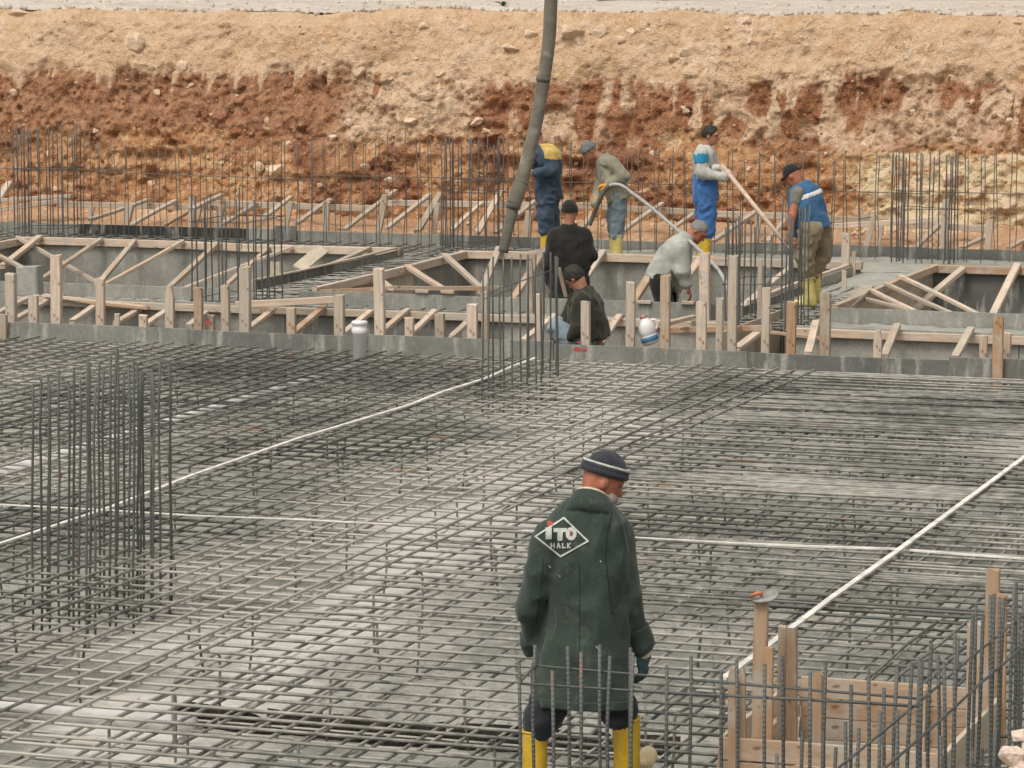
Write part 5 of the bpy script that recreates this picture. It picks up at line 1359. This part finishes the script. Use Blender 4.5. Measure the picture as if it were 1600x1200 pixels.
# ---- 3 man in the grey knit cap
s = Person('man in olive grey jacket and grey knit cap bending over the vibrator hose', 44.0, 962, 0); J = s.J
fw = _v((-1, -.15, 0)); rt = _v((-.15, 1, 0))
s.head(J(921, 236), _v((-.9, -.25, -.55)), _v((-.45, 0, 1)), J(942, 248), .95); s.cap('grey_knit', .016, .02, 'knit_cap', .0, 'fold')
a, b = J(968, 312), J(942, 242); shn, shf = J(956, 254, -.17), J(943, 254, .17)
eln, wrn = J(975, 276, -.22), J(951, 288, -.22); elf, wrf = J(935, 296, .1), J(930, 318, -.18)
torso(s, 'jacket', 'olive_grey', a, b, rt, [(0, 0, 0, .21, .165), (.3, 0, 0, .205, .155), (.65, 0, 0, .21, .145), (.88, 0, 0, .18, .12), (1, 0, 0, .085, .075)], [([shn, eln, wrn], [.085, .068, .052]), ([shf, elf, wrf], [.08, .062, .05])], .016, clips=[(J(966, 314), _v((.35, 0, -1)))])
s.hand(wrn + _v((-.01, 0, 0)), _v((-1, .1, -.15)), _v((0, .3, -1)), 1, .8, .95, 'glove_orange'); s.hand(wrf, _v((-.15, -.1, -1)), _v((.6, .6, 0)), 1, .7, 1.1, 'glove_orange')
for kx, ax_, dy, sd in ((966, 964, -.09, 3), (958, 961, .10, 4)):
    s.limb('trouser_leg', [J(966, 306, dy), J(kx, 338, dy), J(ax_, 370, dy)], [.115, .09, .080], 'jeans', .016, (9, 9, 14), seed=sd)
    s.boot(J(ax_, 368, dy), J(ax_, 398, dy), fw, 'boot_p', .078)
    s.limb(None, [J(966, 306, dy), J(kx, 338, dy), J(ax_, 398, dy)], [.08, .05, .04], None)
s.limb(None, [J(942, 248), J(950, 275), J(966, 305)], [.06, .11, .11], None); s.limb(None, [shn, eln, wrn], [.05, .04, .03], None); s.limb(None, [shf, elf, wrf], [.05, .04, .03], None); s.done()

# ---- 4 man in blue overalls with the pole
s = Person('man in bright blue overalls and pale sweater holding a wooden pole', 43.5, 1103, 0); J = s.J
fw = _v((.94, -.34, 0)); rt = _v((-.34, -.94, 0))
s.head(J(1110, 212), _v((.95, -.30, -.12)), UPZ, J(1102, 238), 1.0); s.hair('hair_black')
a, b = J(1103, 292), J(1101, 226); shn, shf = J(1095, 240, -.19), J(1108, 240, .18)
eln, wrn = J(1097, 270, -.24), J(1131, 277, -.30); elf, wrf = J(1118, 268, .10), J(1138, 271, -.28)
torso(s, 'sweater', 'sweater', a, b, rt, SEC, [([shn, eln, wrn], [.088, .075, .055]), ([shf, elf, wrf], [.08, .065, .05])], .012)
s.put('shoulder_patch', solid([('c', shn + _v((0, 0, .005)), shn + (eln - shn) * .55, .094, .088)], .012, .01, .006, clips=[(shn + _v((0, 0, .01)), _v((0, 0, 1))), (shn + (eln - shn) * .48, _v((.1, 0, -1)))]), 'turquoise')
overlay(s, 'bib', 'overall_blue', [(J(1106, 262), -fw * .9 + _v((0, 0, .25))), (J(1108, 258), _v((.2, 0, 1))), (J(1126, 262), _v((1, 0, 0)))], .007, 1)
s.put('overall_seat', solid([('l', J(1103, 315), J(1102, 270), rt, [(0, 0, 0, .20, .155), (.6, 0, 0, .20, .15), (1, 0, 0, .185, .14)])], .013, .03, .014), 'overall_blue')
s.hand(wrn, _v((1, .1, -.1)), _v((0, .9, .4)), -1, .8); s.hand(wrf, _v((.9, -.2, -.2)), _v((0, -.8, .4)), 1, .8)
s.put('work_glove', solid([('e', J(1119, 262, -.2), _v((.06, .05, .045)), np.eye(3))], .010, .02, .010, (20, 20, 20)), 'glove_white')
for kx, ax_, dy, sd in ((1105, 1105, -.09, 3), (1099, 1100, .09, 4)):
    s.limb('trouser_leg', [J(1102, 298, dy), J(kx, 335, dy), J(ax_, 364, dy)], [.135, .112, .10], 'overall_blue', .018, (8, 8, 11), seed=sd)
    s.boot(J(ax_ - 1, 362, dy), J(ax_ - 3, 398, dy), fw, 'boot_y', .07)
    s.limb(None, [J(1102, 298, dy), J(kx, 335, dy), J(ax_ - 3, 398, dy)], [.08, .05, .04], None)
s.limb(None, [J(1102, 238), J(1102, 262), J(1103, 300)], [.06, .11, .11], None); s.limb(None, [shn, eln, wrn], [.05, .04, .03], None); s.limb(None, [shf, elf, wrf], [.05, .04, .03], None); s.done()

# ---- 5 man in the blue vest
s = Person('man in blue vest with a white stripe and khaki trousers on the footing', 37.8, 1265, .08); J = s.J
fw = _v((-.62, .76, -.0)); rt = _v((.76, .62, 0))
s.head(J(1240, 275, .04), _v((-.7, .5, -.65)), _v((-.35, .2, 1)), J(1250, 292, .02), 1.0, 'skin_red'); s.cap('black', .016, .022, 'cap', 0, 'peak')
a, b = J(1271, 366), J(1252, 284, .03); shl, shr = J(1246, 302, -.10), J(1268, 296, .14)
torso(s, 'vest', 'vest_blue', a, b, rt, [(0, 0, 0, .225, .16), (.3, 0, 0, .205, .15), (.6, 0, 0, .205, .15), (.85, 0, 0, .185, .125), (.96, 0, 0, .11, .09), (1, 0, 0, .08, .08)], (), .014, clips=[(J(1271, 361), _v((.33, 0, -1)))])
overlay(s, 'white_stripe', 'stripe', [(J(1264, 300), _v((-.30, 0, 1))), (J(1264, 308), _v((.30, 0, -1))), (J(1249, 305), _v((-1, 0, 0)))], .006)
ell, wrl = J(1238, 338, -.16), J(1235, 366, -.18); elr, wrr = J(1262, 330, .25), J(1240, 362, .2)
s.limb('sleeve', [shl, shl + (ell - shl) * .35], [.075, .062], 'grey_sleeve', .006); s.limb('sleeve', [shr, shr + (elr - shr) * .35], [.075, .062], 'grey_sleeve', .006)
s.limb(None, [shl, ell, wrl], [.052, .044, .032], None); s.limb(None, [shr, elr, wrr], [.05, .042, .03], None)
s.hand(wrl, _v((-.1, .1, -1)), _v((.7, .5, 0)), 1, .7); s.hand(wrr, _v((-.2, .3, -1)), _v((-.7, .5, 0)), -1, .7)
for hx, kx, ky, tx, ty, ax_, ay, dy, sd in ((1264, 1258, 400, 1262, 436, 1266, 466, -.08, 3), (1278, 1282, 398, 1272, 430, 1274, 460, .14, 4)):
    s.limb('trouser_leg', [J(hx, 360, dy), J(kx, ky, dy), J(tx, ty, dy)], [.145, .112, .085], 'khaki', .02, (8, 8, 12), seed=sd)
    s.boot(J(tx, ty - 1, dy), J(ax_, ay, dy), _v((-.85, .4, 0)), 'boot_p', .074)
    s.limb(None, [J(hx, 360, dy), J(kx, ky, dy), J(ax_, ay, dy)], [.09, .05, .04], None)
s.limb(None, [J(1250, 292, .02), J(1258, 320), J(1271, 358)], [.06, .11, .11], None); s.done()

# ---- 6 man in black seen from behind
s = Person('man in black jacket and cap standing in the pit with his back turned', 38.7, 890, -.6); J = s.J
s.head(J(890, 332, .02), _v((-.1, 1, -.15)), UPZ, J(889, 360, 0), 1.02); s.cap('black', .016, .0, 'cap', .1, 'peak')
a, b = J(890, 470), J(889, 350); rt = _v((1, -.05, 0)); shl, shr = J(868, 368), J(912, 368)
ell, wrl = J(857, 412, -.02), J(858, 440, .06); elr, wrr = J(924, 398, .02), J(910, 428, .2)
torso(s, 'jacket', 'black', a, b, rt, [(0, 0, 0, .225, .17), (.2, 0, 0, .215, .16), (.55, 0, 0, .225, .15), (.8, 0, 0, .215, .135), (.94, 0, 0, .13, .095), (1, 0, 0, .075, .07)], [([shl, ell, wrl], [.085, .07, .054]), ([shr, elr, wrr], [.085, .07, .052])], .016)
s.hand(wrl, _v((0, .1, -1)), _v((1, 0, 0)), 1, .5); s.hand(wrr, _v((-.4, .8, -.2)), _v((-.5, 0, -.6)), -1, .5)
for hx, dy in ((876, .0), (904, .0)):
    s.limb('trouser_leg', [J(hx, 465), J(hx - 1, 530, .0), J(hx, 580)], [.13, .09, .08], 'black', .012); s.limb(None, [J(hx, 465), J(hx, 530), J(hx, 575)], [.08, .05, .04], None)
    s.boot(J(hx, 555), J(hx, 575), _v((-.1, 1, 0)), 'boot_y', .09)
s.limb(None, [J(889, 360), J(890, 400), J(890, 460)], [.06, .11, .11], None); s.limb(None, [shl, ell, wrl], [.05, .04, .03], None); s.limb(None, [shr, elr, wrr], [.05, .04, .03], None); s.done()

# ---- 7 crouching man
s = Person('dark-haired man in black olive jacket crouching behind the edge board', 34.9, 915, -.45); J = s.J
fw = _v((-.9, .42, 0)); rt = _v((.42, .9, 0))
s.head(J(899, 434, .02), _v((-.62, .45, -.75)), _v((-.62, .25, .80)), J(910, 456, .0), 1.02); s.hair('hair_black', .014, .06, -.05)
a, b = J(926, 530), J(911, 448); shn, shf = J(908, 470, -.17), J(900, 468, .17)
eln, wrn = J(902, 515, -.26), J(884, 534, -.14); elf, wrf = J(880, 510, .12), J(868, 530, .05)
torso(s, 'jacket', 'black_olive', a, b, rt, [(0, 0, 0, .20, .175), (.25, .0, .02, .215, .185), (.55, .0, .02, .22, .18), (.8, 0, 0, .20, .14), (.94, 0, 0, .12, .09), (1, 0, 0, .08, .075)], [([shn, eln, wrn], [.088, .072, .055]), ([shf, elf, wrf], [.08, .065, .05])], .018)
s.hand(wrn, _v((-.8, .2, -.5)), _v((.2, .3, -1)), 1, .6); s.hand(wrf, _v((-.8, -.2, -.4)), _v((.2, 0, -1)), -1, .6)
for dy, kx, ky in ((-.16, 868, 512), (.12, 872, 508)):
    hp_, kn, an = J(916, 534, dy * .6), J(kx, ky, dy), J(900, 565, dy)
    s.limb('trouser_leg', [hp_, kn, J(897, 552, dy)], [.10, .085, .07], 'light_jeans', .014); s.boot(J(897, 552, dy), J(901, 566, dy), fw, 'boot_y', .078)
    s.limb(None, [hp_, kn, an], [.08, .055, .04], None)
s.limb(None, [J(910, 456), J(916, 485), J(925, 525)], [.06, .12, .12], None); s.limb(None, [shn, eln, wrn], [.05, .04, .03], None); s.limb(None, [shf, elf, wrf], [.05, .04, .03], None); s.done()
o = timber('stick', Q(873, 418, 34.6), Q(884, 463, 34.75), .035, .02, 'wood', None); setp(o, 'short wooden stick upright beside the head of the crouching man', 'stick')

# ---- 8 grey-haired man bending
s = Person('grey-haired man in pale sage jacket bending down into the pit', 39.0, 1045, -.6); J = s.J
fw = _v((.96, -.25, 0)); rt = _v((-.25, -.96, 0))
s.head(J(1090, 362, .0), _v((.75, -.25, -.75)), _v((.75, 0, .75)), J(1070, 378, .0), 1.02, 'skin_red'); s.hair('hair_grey', .010, .05, -.01)
a, b = J(1028, 440), J(1076, 366); shn, shf = J(1064, 388, -.18), J(1072, 392, .17)
eln, wrn = J(1066, 424, -.24), J(1072, 444, -.24); elf, wrf = J(1068, 428, .12), J(1058, 452, .05)
torso(s, 'jacket', 'sage', a, b, rt, [(0, 0, 0, .20, .165), (.2, 0, .0, .215, .18), (.5, 0, -.015, .22, .175), (.75, 0, -.01, .205, .15), (.92, 0, 0, .13, .10), (1, 0, 0, .09, .08)], [([shn, eln, wrn], [.098, .085, .062]), ([shf, elf, wrf], [.085, .07, .055])], .012, fs=(7, 7, 7))
s.hand(wrn + _v((.01, 0, -.01)), _v((.35, .1, -1)), _v((-.6, .2, -.3)), 1, .35, 1.1); s.hand(wrf, _v((.1, -.1, -1)), _v((-1, -.4, 0)), 1, .25, 1.05, 'glove_white', .5)
for dy, kx, ky, ax_ in ((-.12, 1040, 486, 1034), (.12, 1052, 482, 1040)):
    s.limb('trouser_leg', [J(1032, 440, dy), J(kx, ky, dy), J(ax_, 560, dy)], [.125, .095, .075], 'black', .012); s.boot(J(ax_, 545, dy), J(ax_, 575, dy), fw, 'boot_y', .085)
    s.limb(None, [J(1032, 440, dy), J(kx, ky, dy), J(ax_, 572, dy)], [.09, .05, .04], None)
s.limb(None, [J(1070, 378), J(1055, 405), J(1032, 438)], [.06, .12, .12], None); s.limb(None, [shn, eln, wrn], [.05, .04, .03], None); s.limb(None, [shf, elf, wrf], [.05, .04, .03], None); s.done()

# the plan above is drawn in the view's own axes: turn everything so that the site grid lies along the world axes
TURN = Matrix.Rotation(YAW, 4, 'Z')
for o in list(SC.objects):
    if o.parent is None and o.type not in ('CAMERA', 'LIGHT'): o.matrix_basis = TURN @ o.matrix_basis
